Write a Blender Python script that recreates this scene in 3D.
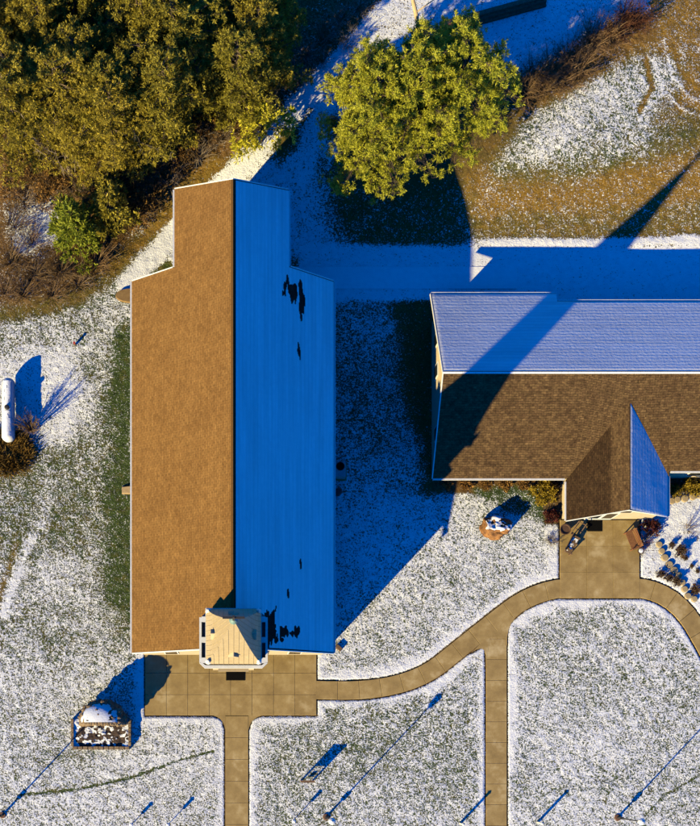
import bpy, math, random
import numpy as np
from mathutils import Vector

for o in list(bpy.data.objects): bpy.data.objects.remove(o)
SC = bpy.context.scene
COL = SC.collection
R = math.radians

# ------------------------------------------------------------------ camera, sky, sun, exposure
# The site plan is drawn in map units (14 per metre) with its origin straight below the drone.
HC, S = 80.0, 14.0                      # drone height above the lawn (m), map units per metre
NX, NY, PW, PH = 233.0, 750.0, 700.0, 826.0
cam = bpy.data.cameras.new('camera'); cam_o = bpy.data.objects.new('camera', cam); COL.objects.link(cam_o)
cam_o.location = (0, 0, HC); cam_o.rotation_euler = (0, 0, 0)
cam.sensor_fit = 'VERTICAL'; cam.sensor_height = 36.0; cam.sensor_width = 36.0
cam.lens = 36.0 * (S * HC) / PH
cam.shift_x = (PW / 2 - NX) / PH; cam.shift_y = (NY - PH / 2) / PH
cam.clip_end = 5000
SC.camera = cam_o

SUN_EL = R(22.0); SUN_TO = Vector((-0.684, -0.730, 0)).normalized()   # horizontal direction towards the sun
world = bpy.data.worlds.new('World'); SC.world = world; world.use_nodes = True
nt = world.node_tree; nt.nodes.clear()
sky = nt.nodes.new('ShaderNodeTexSky'); sky.sky_type = 'NISHITA'; sky.sun_disc = False
sky.sun_elevation = SUN_EL; sky.sun_rotation = math.atan2(SUN_TO.x, SUN_TO.y) % (2 * math.pi)
sky.altitude = 300; sky.air_density = 1.0; sky.dust_density = 0.0; sky.ozone_density = 8.0
hs = nt.nodes.new('ShaderNodeHueSaturation'); hs.inputs['Saturation'].default_value = 1.25
tint = nt.nodes.new('ShaderNodeMix'); tint.data_type = 'RGBA'; tint.blend_type = 'MULTIPLY'; tint.inputs[0].default_value = 1.0; tint.inputs[7].default_value = (.10, .80, 1.2, 1)   # colour balance of the whole sky
bg = nt.nodes.new('ShaderNodeBackground'); bg.inputs['Strength'].default_value = 0.10
wo = nt.nodes.new('ShaderNodeOutputWorld')
nt.links.new(sky.outputs[0], hs.inputs['Color']); nt.links.new(hs.outputs[0], tint.inputs[6]); nt.links.new(tint.outputs[2], bg.inputs['Color']); nt.links.new(bg.outputs[0], wo.inputs[0])
sl = bpy.data.lights.new('sun', 'SUN'); sl.energy = 5.0; sl.angle = R(0.5); sl.color = (1.0, 0.83, 0.40)
so = bpy.data.objects.new('sun', sl); COL.objects.link(so)
so.location = (-40, -40, 60)
SUNV = Vector((SUN_TO.x * math.cos(SUN_EL), SUN_TO.y * math.cos(SUN_EL), math.sin(SUN_EL)))
so.rotation_euler = (-SUNV).to_track_quat('-Z', 'Y').to_euler()
SC.view_settings.view_transform = 'Standard'; SC.view_settings.look = 'None'
SC.view_settings.exposure = 0.85; SC.view_settings.gamma = 1.0; SC.view_settings.use_curve_mapping = False
SC.cycles.max_bounces = 6; SC.cycles.diffuse_bounces = 0

# ------------------------------------------------------------------ helpers
rng = np.random.default_rng(7); random.seed(7)
def G(u, v, h=0.0):
    k = (HC - h) / HC / S
    return ((u - NX) * k, (NY - v) * k)
def _hash(ix, iy, seed):
    n = (ix.astype(np.int64) * 374761393 + iy.astype(np.int64) * 668265263 + seed * 1442695041) & 0xffffffff
    n = ((n ^ (n >> 13)) * 1274126177) & 0xffffffff
    return ((n ^ (n >> 16)) & 0xffff) / 65535.0
def vnoise(x, y, cell, seed=0):
    x = np.asarray(x, float) / cell; y = np.asarray(y, float) / cell
    ix = np.floor(x); iy = np.floor(y); fx = x - ix; fy = y - iy
    fx = fx * fx * (3 - 2 * fx); fy = fy * fy * (3 - 2 * fy)
    a = _hash(ix, iy, seed); b = _hash(ix + 1, iy, seed); c = _hash(ix, iy + 1, seed); d = _hash(ix + 1, iy + 1, seed)
    return (a * (1 - fx) + b * fx) * (1 - fy) + (c * (1 - fx) + d * fx) * fy
def fbm(x, y, cell, octv=3, seed=0):
    t = 0; w = 1; s = 0
    for i in range(octv):
        t = t + w * vnoise(x, y, cell / 2 ** i, seed + 17 * i); s += w; w *= 0.55
    return t / s
def sstep(a, b, x):
    t = np.clip((np.asarray(x, float) - a) / (b - a), 0, 1); return t * t * (3 - 2 * t)
def bank(x, y):      # the lawn rises gently towards the wood
    return 1.05 * sstep(36.3, 43.5, y)
def bankf(x, y): return float(bank(x, y))
def poly_sdf(px, py, P):
    P = np.asarray(P, float); d = np.full(px.shape, 1e18); s = np.ones(px.shape)
    n = len(P); j = n - 1
    for i in range(n):
        e = P[j] - P[i]; wx = px - P[i][0]; wy = py - P[i][1]
        t = np.clip((wx * e[0] + wy * e[1]) / (e @ e), 0, 1)
        bx = wx - e[0] * t; by = wy - e[1] * t
        d = np.minimum(d, bx * bx + by * by)
        c1 = py >= P[i][1]; c2 = py < P[j][1]; c3 = e[0] * wy > e[1] * wx
        f = (c1 & c2 & c3) | (~c1 & ~c2 & ~c3); s = np.where(f, -s, s); j = i
    return s * np.sqrt(d)
def line_dist(px, py, pts):
    d = np.full(px.shape, 1e18)
    for a, b in zip(pts[:-1], pts[1:]):
        a = np.array(a, float); b = np.array(b, float); e = b - a
        t = np.clip(((px - a[0]) * e[0] + (py - a[1]) * e[1]) / max(e @ e, 1e-9), 0, 1)
        d = np.minimum(d, np.hypot(px - a[0] - e[0] * t, py - a[1] - e[1] * t))
    return d

# ------------------------------------------------------------------ materials
def principled(name):
    m = bpy.data.materials.new(name); m.use_nodes = True
    t = m.node_tree; return m, t, t.nodes['Principled BSDF']
def N(t, typ, **kw):
    n = t.nodes.new(typ)
    for k, v in kw.items():
        if k in n.inputs: n.inputs[k].default_value = v
        else: setattr(n, k, v)
    return n
def L(t, a, b): t.links.new(a, b)
def ramp(t, fac, stops):
    r = t.nodes.new('ShaderNodeValToRGB'); e = r.color_ramp.elements
    while len(e) < len(stops): e.new(0.5)
    for q, (p, c) in zip(e, stops): q.position = p; q.color = (*c, 1) if len(c) == 3 else c
    L(t, fac, r.inputs[0]); return r.outputs[0]
def mix(t, fac, a, b, mode='MIX'):
    m = t.nodes.new('ShaderNodeMix'); m.data_type = 'RGBA'; m.blend_type = mode
    for s, v in ((0, fac), (6, a), (7, b)):
        if isinstance(v, (int, float)): m.inputs[s].default_value = v
        elif isinstance(v, tuple): m.inputs[s].default_value = (*v, 1) if len(v) == 3 else v
        else: L(t, v, m.inputs[s])
    return m.outputs[2]
def math_(t, op, a, b=None, c=None):
    m = t.nodes.new('ShaderNodeMath'); m.operation = op
    for i, v in enumerate((a, b, c)):
        if v is None: continue
        if isinstance(v, (int, float)): m.inputs[i].default_value = v
        else: L(t, v, m.inputs[i])
    return m.outputs[0]
def coords(t, kind='Object'):
    return t.nodes.new('ShaderNodeTexCoord').outputs[kind]
def noise(t, vec, scale, detail=4, rough=.55, out='Fac'):
    n = N(t, 'ShaderNodeTexNoise', Scale=scale, Detail=detail, Roughness=rough)
    if vec is not None: L(t, vec, n.inputs['Vector'])
    return n.outputs[out]
def bump(t, b, h, strength, dist):
    n = N(t, 'ShaderNodeBump', Strength=strength, Distance=dist); L(t, h, n.inputs['Height']); L(t, n.outputs[0], b.inputs['Normal'])
MATS = {}
def simple(name, c1, c2=None, scale=6.0, rough=.8, bstr=.3, bdist=.01, metal=0.0, bscale=None, spec=None):
    if name in MATS: return MATS[name]
    m, t, b = principled(name); v = coords(t)
    c2 = c2 or tuple(x * .7 for x in c1)
    L(t, ramp(t, noise(t, v, scale), [(.3, c2), (.7, c1)]), b.inputs['Base Color'])
    b.inputs['Roughness'].default_value = rough; b.inputs['Metallic'].default_value = metal
    if spec is not None: b.inputs['Specular IOR Level'].default_value = spec
    if bstr: bump(t, b, noise(t, v, bscale or scale * 6), bstr, bdist)
    MATS[name] = m; return m

def snow_plain(name='snow'):
    m, t, b = principled(name); v = coords(t)
    L(t, ramp(t, noise(t, v, 3, 5), [(.3, (.78, .79, .81)), (.7, (.88, .885, .89))]), b.inputs['Base Color'])
    b.inputs['Roughness'].default_value = .75; b.inputs['Specular IOR Level'].default_value = .2
    bump(t, b, noise(t, v, 9, 5), .5, .04); MATS[name] = m; return m
M_SNOW = snow_plain()

def shingle(name, ca, cb, cc, row=.145, wid=.32, big=.5, dark_tint=None):
    m, t, b = principled(name); uv = coords(t, 'UV')
    br = N(t, 'ShaderNodeTexBrick', Scale=1.0); L(t, uv, br.inputs['Vector'])
    br.inputs['Brick Width'].default_value = wid; br.inputs['Row Height'].default_value = row
    br.inputs['Mortar Size'].default_value = .009; br.inputs['Mortar Smooth'].default_value = .3
    br.inputs['Color1'].default_value = (*ca, 1); br.inputs['Color2'].default_value = (*cb, 1); br.inputs['Mortar'].default_value = (*cc, 1)
    br.offset = .5; br.inputs['Bias'].default_value = 0
    n1 = noise(t, uv, 2.6, 4, .7); n2 = noise(t, uv, .5, 3)
    mp = N(t, 'ShaderNodeMapping'); L(t, uv, mp.inputs['Vector']); mp.inputs['Scale'].default_value = (1, 2.4, 1)
    n3 = noise(t, mp.outputs[0], 5.5, 2, .5)
    c = mix(t, 1.0, br.outputs['Color'], ramp(t, n1, [(.3, (1 - big,) * 3), (.72, (1 + big * .6,) * 3)]), 'MULTIPLY')
    c = mix(t, 1.0, c, ramp(t, n3, [(.35, (1 - big * .75,) * 3), (.65, (1.15,) * 3)]), 'MULTIPLY')
    c = mix(t, 1.0, c, ramp(t, n2, [(.3, (.88, .86, .84)), (.7, (1.08, 1.08, 1.06))]), 'MULTIPLY')
    if dark_tint:                                        # darker tone wherever the vertex attribute is set
        at = N(t, 'ShaderNodeAttribute', attribute_name='dark_area')
        c = mix(t, at.outputs['Fac'], c, mix(t, 1.0, c, dark_tint, 'MULTIPLY'))
    L(t, c, b.inputs['Base Color']); b.inputs['Roughness'].default_value = .9; b.inputs['Specular IOR Level'].default_value = .15
    h = math_(t, 'ADD', math_(t, 'MULTIPLY', br.outputs['Fac'], -1.0), noise(t, uv, 30, 2))
    bump(t, b, h, .5, .012); MATS[name] = m; return m
M_SH_CH = shingle('church_shingles', (.28, .145, .042), (.225, .112, .031), (.12, .06, .019), row=.145, wid=.33, big=.22)
M_SH_HO = shingle('house_shingles', (.19, .115, .048), (.115, .065, .029), (.05, .03, .015), row=.16, wid=.33, big=.5, dark_tint=(.45, .42, .42))

def roof_snow(name, row, amp, thin):
    m, t, b = principled(name); uv = coords(t, 'UV')
    sep = N(t, 'ShaderNodeSeparateXYZ'); L(t, uv, sep.inputs[0])
    wob = math_(t, 'MULTIPLY', noise(t, uv, 2.2, 3), .12 if thin else .03)
    ph = math_(t, 'FRACT', math_(t, 'DIVIDE', math_(t, 'ADD', sep.outputs[1], wob), row))
    line = math_(t, 'SUBTRACT', 1.0, math_(t, 'MINIMUM', 1.0, math_(t, 'MULTIPLY', math_(t, 'ABSOLUTE', math_(t, 'SUBTRACT', ph, .5)), 5.0)))
    n = noise(t, uv, 3.0, 4); n2 = noise(t, uv, .35, 3)
    c = ramp(t, n, [(.25, (.76, .77, .79)), (.75, (.87, .875, .88))])
    c = mix(t, math_(t, 'MULTIPLY', line, math_(t, 'MULTIPLY', n, thin)), c, (.24, .19, .15))
    c = mix(t, math_(t, 'MULTIPLY', ramp(t, n2, [(.45, (0, 0, 0)), (.62, (1, 1, 1))]), .16 if thin > .3 else .05), c, (.3, .25, .2))
    mp = N(t, 'ShaderNodeMapping'); L(t, uv, mp.inputs['Vector']); mp.inputs['Scale'].default_value = (.12, 2.2, 1)
    c = mix(t, 1.0, c, ramp(t, noise(t, mp.outputs[0], 1.0, 5, .65), [(.3, (.8, .8, .8)), (.62, (1, 1, 1))]), 'MULTIPLY')
    L(t, c, b.inputs['Base Color']); b.inputs['Roughness'].default_value = .7; b.inputs['Specular IOR Level'].default_value = .2
    br = N(t, 'ShaderNodeTexBrick', Scale=1.0); L(t, uv, br.inputs['Vector']); br.inputs['Brick Width'].default_value = .42; br.inputs['Row Height'].default_value = row; br.inputs['Mortar Size'].default_value = .05; br.inputs['Mortar Smooth'].default_value = 1.0
    h = math_(t, 'SUBTRACT', math_(t, 'MULTIPLY', noise(t, uv, 5, 4), 1.1), math_(t, 'ADD', math_(t, 'MULTIPLY', line, .35), math_(t, 'MULTIPLY', br.outputs['Fac'], .5 if thin > .3 else 0.0)))
    bump(t, b, h, .6, amp); MATS[name] = m; return m
M_SN_CH = roof_snow('church_roof_snow', .29, .02, .28)
M_SN_HO = roof_snow('house_roof_snow', .26, .03, .25)

def ground_mat():
    m, t, b = principled('lawn_snow_grass'); v = coords(t)
    def at(n): return N(t, 'ShaderNodeAttribute', attribute_name=n).outputs['Fac']
    nf = noise(t, v, 5.5, 4, .7); ng = noise(t, v, 9.0, 5, .7); nl = noise(t, v, .25, 4, .6); nm = noise(t, v, 1.6, 4)
    green = ramp(t, ng, [(.3, (.016, .028, .008)), (.55, (.055, .085, .02)), (.78, (.13, .15, .045))])
    dry = ramp(t, ng, [(.28, (.08, .045, .01)), (.52, (.235, .135, .022)), (.75, (.38, .235, .05))])
    soil = ramp(t, nf, [(.3, (.04, .022, .012)), (.52, (.16, .085, .035)), (.75, (.32, .19, .09))])
    dfac = math_(t, 'ADD', at('dry'), math_(t, 'MULTIPLY', math_(t, 'SUBTRACT', nm, .5), .8)); dfac = ramp(t, dfac, [(.15, (0, 0, 0)), (.85, (1, 1, 1))])
    c = mix(t, dfac, green, dry); c = mix(t, at('soil'), c, soil)
    sn = math_(t, 'ADD', at('snow'), math_(t, 'MULTIPLY', math_(t, 'SUBTRACT', nf, .5), 1.5))
    sn = math_(t, 'ADD', sn, math_(t, 'MULTIPLY', math_(t, 'SUBTRACT', noise(t, v, 11, 2, .6), .5), 1.3))
    sf = ramp(t, sn, [(.36, (0, 0, 0)), (.66, (1, 1, 1))])
    scol = ramp(t, noise(t, v, 2.5, 5), [(.3, (.74, .755, .78)), (.7, (.88, .885, .89))])
    L(t, mix(t, sf, c, scol), b.inputs['Base Color']); b.inputs['Roughness'].default_value = .85; b.inputs['Specular IOR Level'].default_value = .15
    hh = math_(t, 'ADD', math_(t, 'MULTIPLY', sf, .45), math_(t, 'MULTIPLY', noise(t, v, 8, 5, .7), math_(t, 'SUBTRACT', 1.0, math_(t, 'MULTIPLY', at('smooth'), .75))))
    bump(t, b, hh, .85, .1); return m

def concrete():
    m, t, b = principled('tan_concrete'); v = coords(t, 'Generated'); w = N(t, 'ShaderNodeNewGeometry').outputs['Position']
    oi = N(t, 'ShaderNodeObjectInfo').outputs['Random']
    c = ramp(t, noise(t, w, .9, 6, .65), [(.28, (.245, .16, .052)), (.5, (.345, .232, .08)), (.75, (.49, .36, .155))])
    c = mix(t, 1.0, c, ramp(t, noise(t, w, 24, 3), [(.3, (.85,) * 3), (.7, (1.1,) * 3)]), 'MULTIPLY')
    c = mix(t, 1.0, c, ramp(t, oi, [(0, (.93, .92, .9)), (1, (1.05, 1.05, 1.05))]), 'MULTIPLY')
    c = mix(t, math_(t, 'MULTIPLY', ramp(t, noise(t, w, .45, 4, .7), [(.58, (0, 0, 0)), (.72, (1, 1, 1))]), .35), c, (.62, .5, .29))
    L(t, c, b.inputs['Base Color']); b.inputs['Roughness'].default_value = .75
    bump(t, b, noise(t, w, 40, 3), .25, .006); return m
M_CONC = concrete()
def foliage(name, dark, mid, light, sc=1.3):
    m, t, b = principled(name); v = coords(t); oi = N(t, 'ShaderNodeObjectInfo').outputs['Random']
    rnd = N(t, 'ShaderNodeNewGeometry').outputs['Random Per Island']
    f = math_(t, 'ADD', math_(t, 'MULTIPLY', noise(t, v, sc, 4), .6), math_(t, 'MULTIPLY', rnd, .4))
    c = ramp(t, f, [(.25, dark), (.5, mid), (.75, light)])
    c = mix(t, 1.0, c, ramp(t, oi, [(0, (.82, .86, .85)), (1, (1.12, 1.06, 1.0))]), 'MULTIPLY')
    L(t, c, b.inputs['Base Color']); b.inputs['Roughness'].default_value = .65; b.inputs['Specular IOR Level'].default_value = .25
    tr = N(t, 'ShaderNodeBsdfTranslucent'); L(t, c, tr.inputs['Color']); ms = N(t, 'ShaderNodeMixShader'); ms.inputs[0].default_value = .4
    out = t.nodes['Material Output']; L(t, b.outputs[0], ms.inputs[1]); L(t, tr.outputs[0], ms.inputs[2]); L(t, ms.outputs[0], out.inputs['Surface'])
    MATS[name] = m; return m
M_PINE = foliage('pine_needles', (.26, .27, .02), (.64, .61, .045), (.92, .85, .10))
M_CEDAR = foliage('cedar_foliage', (.17, .14, .022), (.40, .335, .04), (.72, .58, .08))
M_YEW = foliage('bright_evergreen', (.12, .17, .02), (.3, .36, .035), (.5, .52, .06))
M_BARK = simple('bark', (.16, .11, .075), (.07, .05, .035), 8, .95)
M_TWIG = foliage('brown_twigs', (.10, .06, .03), (.28, .17, .085), (.48, .33, .18))
M_TWIGR = foliage('reddish_twigs', (.06, .025, .015), (.16, .06, .03), (.27, .12, .055))
M_TWIGG = foliage('grey_twigs', (.16, .12, .10), (.36, .29, .23), (.58, .48, .40))
M_DRYLEAF = foliage('dry_brown_leaves', (.13, .06, .018), (.34, .18, .05), (.54, .31, .09))
M_DARKLEAF = foliage('dark_withered_leaves', (.04, .018, .008), (.10, .048, .018), (.2, .1, .04))
M_GOLD = foliage('golden_foliage', (.18, .11, .012), (.42, .28, .025), (.62, .44, .05))
M_REDLEAF = foliage('burgundy_leaves', (.05, .012, .012), (.13, .03, .025), (.24, .075, .05))
M_STRAW = foliage('straw_grass', (.14, .07, .015), (.32, .18, .04), (.46, .28, .08))
M_CREAM = simple('cream_siding', (.62, .50, .33), (.54, .43, .28), 3, .6, .15)
M_WHITE = simple('white_trim', (.8, .79, .75), (.68, .67, .63), 5, .5, .1)
M_SPIRE = simple('cream_metal_spire', (.52, .40, .235), (.44, .335, .19), 4, .45, .15, spec=.4)
M_GUT = simple('gutter_white', (.74, .73, .72), (.6, .58, .55), 8, .5, .1)
M_DARK = simple('dark_glass', (.03, .035, .045), (.015, .017, .02), 3, .15, 0)
M_BLACK = simple('black_rubber', (.012, .011, .010), (.006, .0055, .005), 30, 1.0, .4, spec=.05)
M_VERD = simple('verdigris', (.22, .34, .30), (.12, .2, .18), 12, .6)
M_IRON = simple('dark_iron', (.035, .032, .03), (.02, .018, .017), 15, .55)
M_BROWNM = simple('brown_painted_metal', (.19, .09, .045), (.12, .055, .03), 15, .6)
M_GREY = simple('grey_metal', (.42, .42, .41), (.3, .3, .3), 9, .5)
M_WOOD = simple('weathered_wood', (.20, .115, .06), (.10, .055, .028), 12, .8)
M_WOODR = simple('red_brown_wood', (.26, .105, .04), (.15, .055, .02), 12, .7)
M_STONE = simple('field_stone', (.36, .25, .14), (.15, .095, .05), 4.5, .9, .7, .04)
M_SAND = simple('sandstone_disc', (.46, .35, .19), (.34, .25, .13), 8, .9, .5, .02)
M_SOIL = simple('planter_soil', (.12, .075, .05), (.04, .025, .018), 9, .95, .8, .05)
M_TIMBER = simple('dark_timber', (.30, .14, .07), (.13, .06, .035), 6, .9)
M_PALEWOOD = simple('bleached_wood', (.55, .42, .26), (.38, .28, .17), 5, .8)
M_TANK = simple('white_tank_paint', (.76, .76, .75), (.66, .66, .65), 4, .4, .05)
M_SIGN = simple('sign_board', (.28, .16, .08), (.2, .11, .05), 6, .7)

# ------------------------------------------------------------------ object helpers
ORG = {}
def tag(o, label=None, cat=None, group=None, kind=None):
    for k, v in (('label', label), ('category', cat), ('group', group), ('kind', kind)):
        if v: o[k] = v
    return o
def thing(name, label, cat, loc=(0, 0, 0), rz=0.0, group=None):
    o = bpy.data.objects.new(name, None); COL.objects.link(o); o.empty_display_size = .3
    o.location = loc; o.rotation_euler = (0, 0, rz); ORG[o] = tuple(loc); return tag(o, label, cat, group)
class MB:
    def __init__(s): s.v = []; s.f = []; s.uv = []
    def face_uv(s, idx, uvs): s.f.append(tuple(idx)); s.uv.append(uvs)
    def box(s, c, d, rz=0.0, top=None):
        cx, cy, cz = c; dx, dy, dz = d[0] / 2, d[1] / 2, d[2] / 2; tx, ty = top or (1, 1); n = len(s.v); ca, sa = math.cos(rz), math.sin(rz)
        for z, kx, ky in ((-dz, 1, 1), (dz, tx, ty)):
            for x, y in ((-dx * kx, -dy * ky), (dx * kx, -dy * ky), (dx * kx, dy * ky), (-dx * kx, dy * ky)):
                s.v.append((cx + x * ca - y * sa, cy + x * sa + y * ca, cz + z))
        for q in ((0, 3, 2, 1), (4, 5, 6, 7), (0, 1, 5, 4), (1, 2, 6, 5), (2, 3, 7, 6), (3, 0, 4, 7)): s.face_uv([n + i for i in q], None)
        return s
    def prism(s, P, z0, z1):
        n = len(s.v); k = len(P)
        s.v += [(p[0], p[1], z0) for p in P] + [(p[0], p[1], z1) for p in P]
        s.face_uv(range(n + k - 1, n - 1, -1), None); s.face_uv(range(n + k, n + 2 * k), None)
        for i in range(k): j = (i + 1) % k; s.face_uv((n + i, n + j, n + k + j, n + k + i), None)
        return s
    def hull8(s, A, B):     # two matching rings of points (bottom, top)
        n = len(s.v); k = len(A); s.v += [tuple(p) for p in A] + [tuple(p) for p in B]
        s.face_uv(range(n + k - 1, n - 1, -1), None); s.face_uv(range(n + k, n + 2 * k), None)
        for i in range(k): j = (i + 1) % k; s.face_uv((n + i, n + j, n + k + j, n + k + i), None)
        return s
    def tube(s, pts, rad, seg=6, cap=True):
        pts = [Vector(p) for p in pts]; rad = rad if hasattr(rad, '__len__') else [rad] * len(pts); n0 = len(s.v)
        for i, p in enumerate(pts):
            d = (pts[min(i + 1, len(pts) - 1)] - pts[max(i - 1, 0)]).normalized()
            a = d.cross(Vector((0, 0, 1)) if abs(d.z) < .95 else Vector((1, 0, 0))).normalized(); b = d.cross(a)
            for k in range(seg):
                t = 2 * math.pi * k / seg; q = p + (a * math.cos(t) + b * math.sin(t)) * rad[i]; s.v.append(tuple(q))
        for i in range(len(pts) - 1):
            for k in range(seg):
                k2 = (k + 1) % seg; a = n0 + i * seg
                s.face_uv((a + k, a + k2, a + seg + k2, a + seg + k), None)
        if cap:
            s.face_uv([n0 + k for k in range(seg - 1, -1, -1)], None); e = n0 + (len(pts) - 1) * seg; s.face_uv([e + k for k in range(seg)], None)
        return s
    def lathe(s, prof, c=(0, 0, 0), seg=16, axis='z', sy=1.0):
        n0 = len(s.v)
        for r, h in prof:
            for k in range(seg):
                t = 2 * math.pi * k / seg; a, b = r * math.cos(t), r * math.sin(t) * sy
                p = (a, b, h) if axis == 'z' else (a, h, b) if axis == 'y' else (h, a, b)
                s.v.append((c[0] + p[0], c[1] + p[1], c[2] + p[2]))
        for i in range(len(prof) - 1):
            for k in range(seg):
                k2 = (k + 1) % seg; a = n0 + i * seg; s.face_uv((a + k, a + k2, a + seg + k2, a + seg + k), None)
        s.face_uv([n0 + k for k in range(seg - 1, -1, -1)], None); e = n0 + (len(prof) - 1) * seg; s.face_uv([e + k for k in range(seg)], None)
        return s
    def quad_uv(s, P, uvs):
        n = len(s.v); s.v += [tuple(p) for p in P]; s.face_uv(range(n, n + len(P)), uvs); return s
    def build(s, name, mat, parent=None, world=True, smooth=False):
        me = bpy.data.meshes.new(name); off = (0, 0, 0)
        if parent is not None and world:
            r = parent
            while r.parent: r = r.parent
            off = ORG.get(r, (0, 0, 0))
        me.from_pydata([(x - off[0], y - off[1], z - off[2]) for x, y, z in s.v], [], s.f)
        if any(u for u in s.uv):
            lay = me.uv_layers.new(name='UVMap'); k = 0
            for f, u in zip(s.f, s.uv):
                for i in range(len(f)):
                    if u: lay.data[k].uv = u[i]
                    k += 1
        if smooth: me.polygons.foreach_set('use_smooth', [True] * len(me.polygons))
        me.materials.append(mat); me.update()
        o = bpy.data.objects.new(name, me); COL.objects.link(o)
        if parent is not None: o.parent = parent
        return o
def mesh_np(name, V, F, mat, parent=None, uv=None, smooth=False):
    me = bpy.data.meshes.new(name); V = np.asarray(V, np.float32); F = np.asarray(F, np.int32); k = F.shape[1]
    me.vertices.add(len(V)); me.vertices.foreach_set('co', V.ravel())
    me.loops.add(F.size); me.loops.foreach_set('vertex_index', F.ravel())
    me.polygons.add(len(F)); me.polygons.foreach_set('loop_start', np.arange(0, F.size, k, dtype=np.int32))
    me.update(calc_edges=True)
    if uv is not None:
        lay = me.uv_layers.new(name='UVMap'); lay.data.foreach_set('uv', np.asarray(uv, np.float32)[F.ravel()].ravel())
    if smooth: me.polygons.foreach_set('use_smooth', np.ones(len(F), bool))
    me.materials.append(mat); o = bpy.data.objects.new(name, me); COL.objects.link(o)
    if parent is not None: o.parent = parent
    return o
def copy_tree(o, parent=None):
    c = o.copy(); COL.objects.link(c); c.parent = parent
    for ch in list(o.children): copy_tree(ch, c)
    return c
def grid_faces(nx, ny):
    i = np.arange(nx - 1)[:, None] * ny + np.arange(ny - 1)[None, :]
    i = i.ravel(); return np.stack([i, i + ny, i + ny + 1, i + 1], 1)

# ------------------------------------------------------------------ paving layout (map units)
def bez(p0, p1, p2, n):
    return [((1 - t) ** 2 * p0[0] + 2 * t * (1 - t) * p1[0] + t * t * p2[0], (1 - t) ** 2 * p0[1] + 2 * t * (1 - t) * p1[1] + t * t * p2[1]) for t in [i / n for i in range(n + 1)]]
def resample(pts, step):
    P = np.array(pts, float); d = np.r_[0, np.cumsum(np.hypot(*np.diff(P, axis=0).T))]
    n = max(1, int(round(d[-1] / step))); t = np.linspace(0, d[-1], n + 1)
    return np.stack([np.interp(t, d, P[:, 0]), np.interp(t, d, P[:, 1])], 1)
CURVE = [(316, 690), (345, 690.5)] + bez((345, 690.5), (405, 690), (438, 666), 8)[1:] + bez((438, 666), (480, 632), (505, 613), 6)[1:] + bez((505, 613), (530, 592), (562, 588), 6)[1:] + [(568, 588)]
RCURVE = [(632, 588)] + bez((640, 588), (672, 592), (692, 622), 7) + bez((692, 622), (712, 655), (728, 690), 5)[1:]
VWALK = [(496.5, 631), (496.5, 850)]; CWALK = [(236.8, 715.5), (236.8, 850)]
RECTS = [(145, 652, 316.5, 715.5), (560, 520, 639.5, 598)]
FILLETS = [  # corner point, two tangent points along the path edges
    ((225.3, 715.5), (213, 715.5), (225.3, 730)), ((248.5, 715.5), (262, 715.5), (248.5, 730)),
    ((502, 620), (507, 646), (521, 613)), ((491, 633), (486, 662), (471, 653))]
def in_paving(u, v):
    d = np.full(u.shape, 1e9)
    for a, b, c, e in RECTS: d = np.minimum(d, np.maximum(np.maximum(a - u, u - c), np.maximum(b - v, v - e)))
    d = np.minimum(d, line_dist(u, v, CURVE) - 9.4); d = np.minimum(d, line_dist(u, v, RCURVE) - 9.8)
    d = np.minimum(d, np.maximum(np.abs(u - 496.5) - 10.5, 628 - v)); d = np.minimum(d, np.maximum(np.abs(u - 236.9) - 11.6, 715 - v))
    for c, a, b in FILLETS: d = np.minimum(d, poly_sdf(u, v, [c, a, ((a[0] + b[0]) * .5 * .5 + c[0] * .5, (a[1] + b[1]) * .25 + c[1] * .5), b]))
    return d

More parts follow.
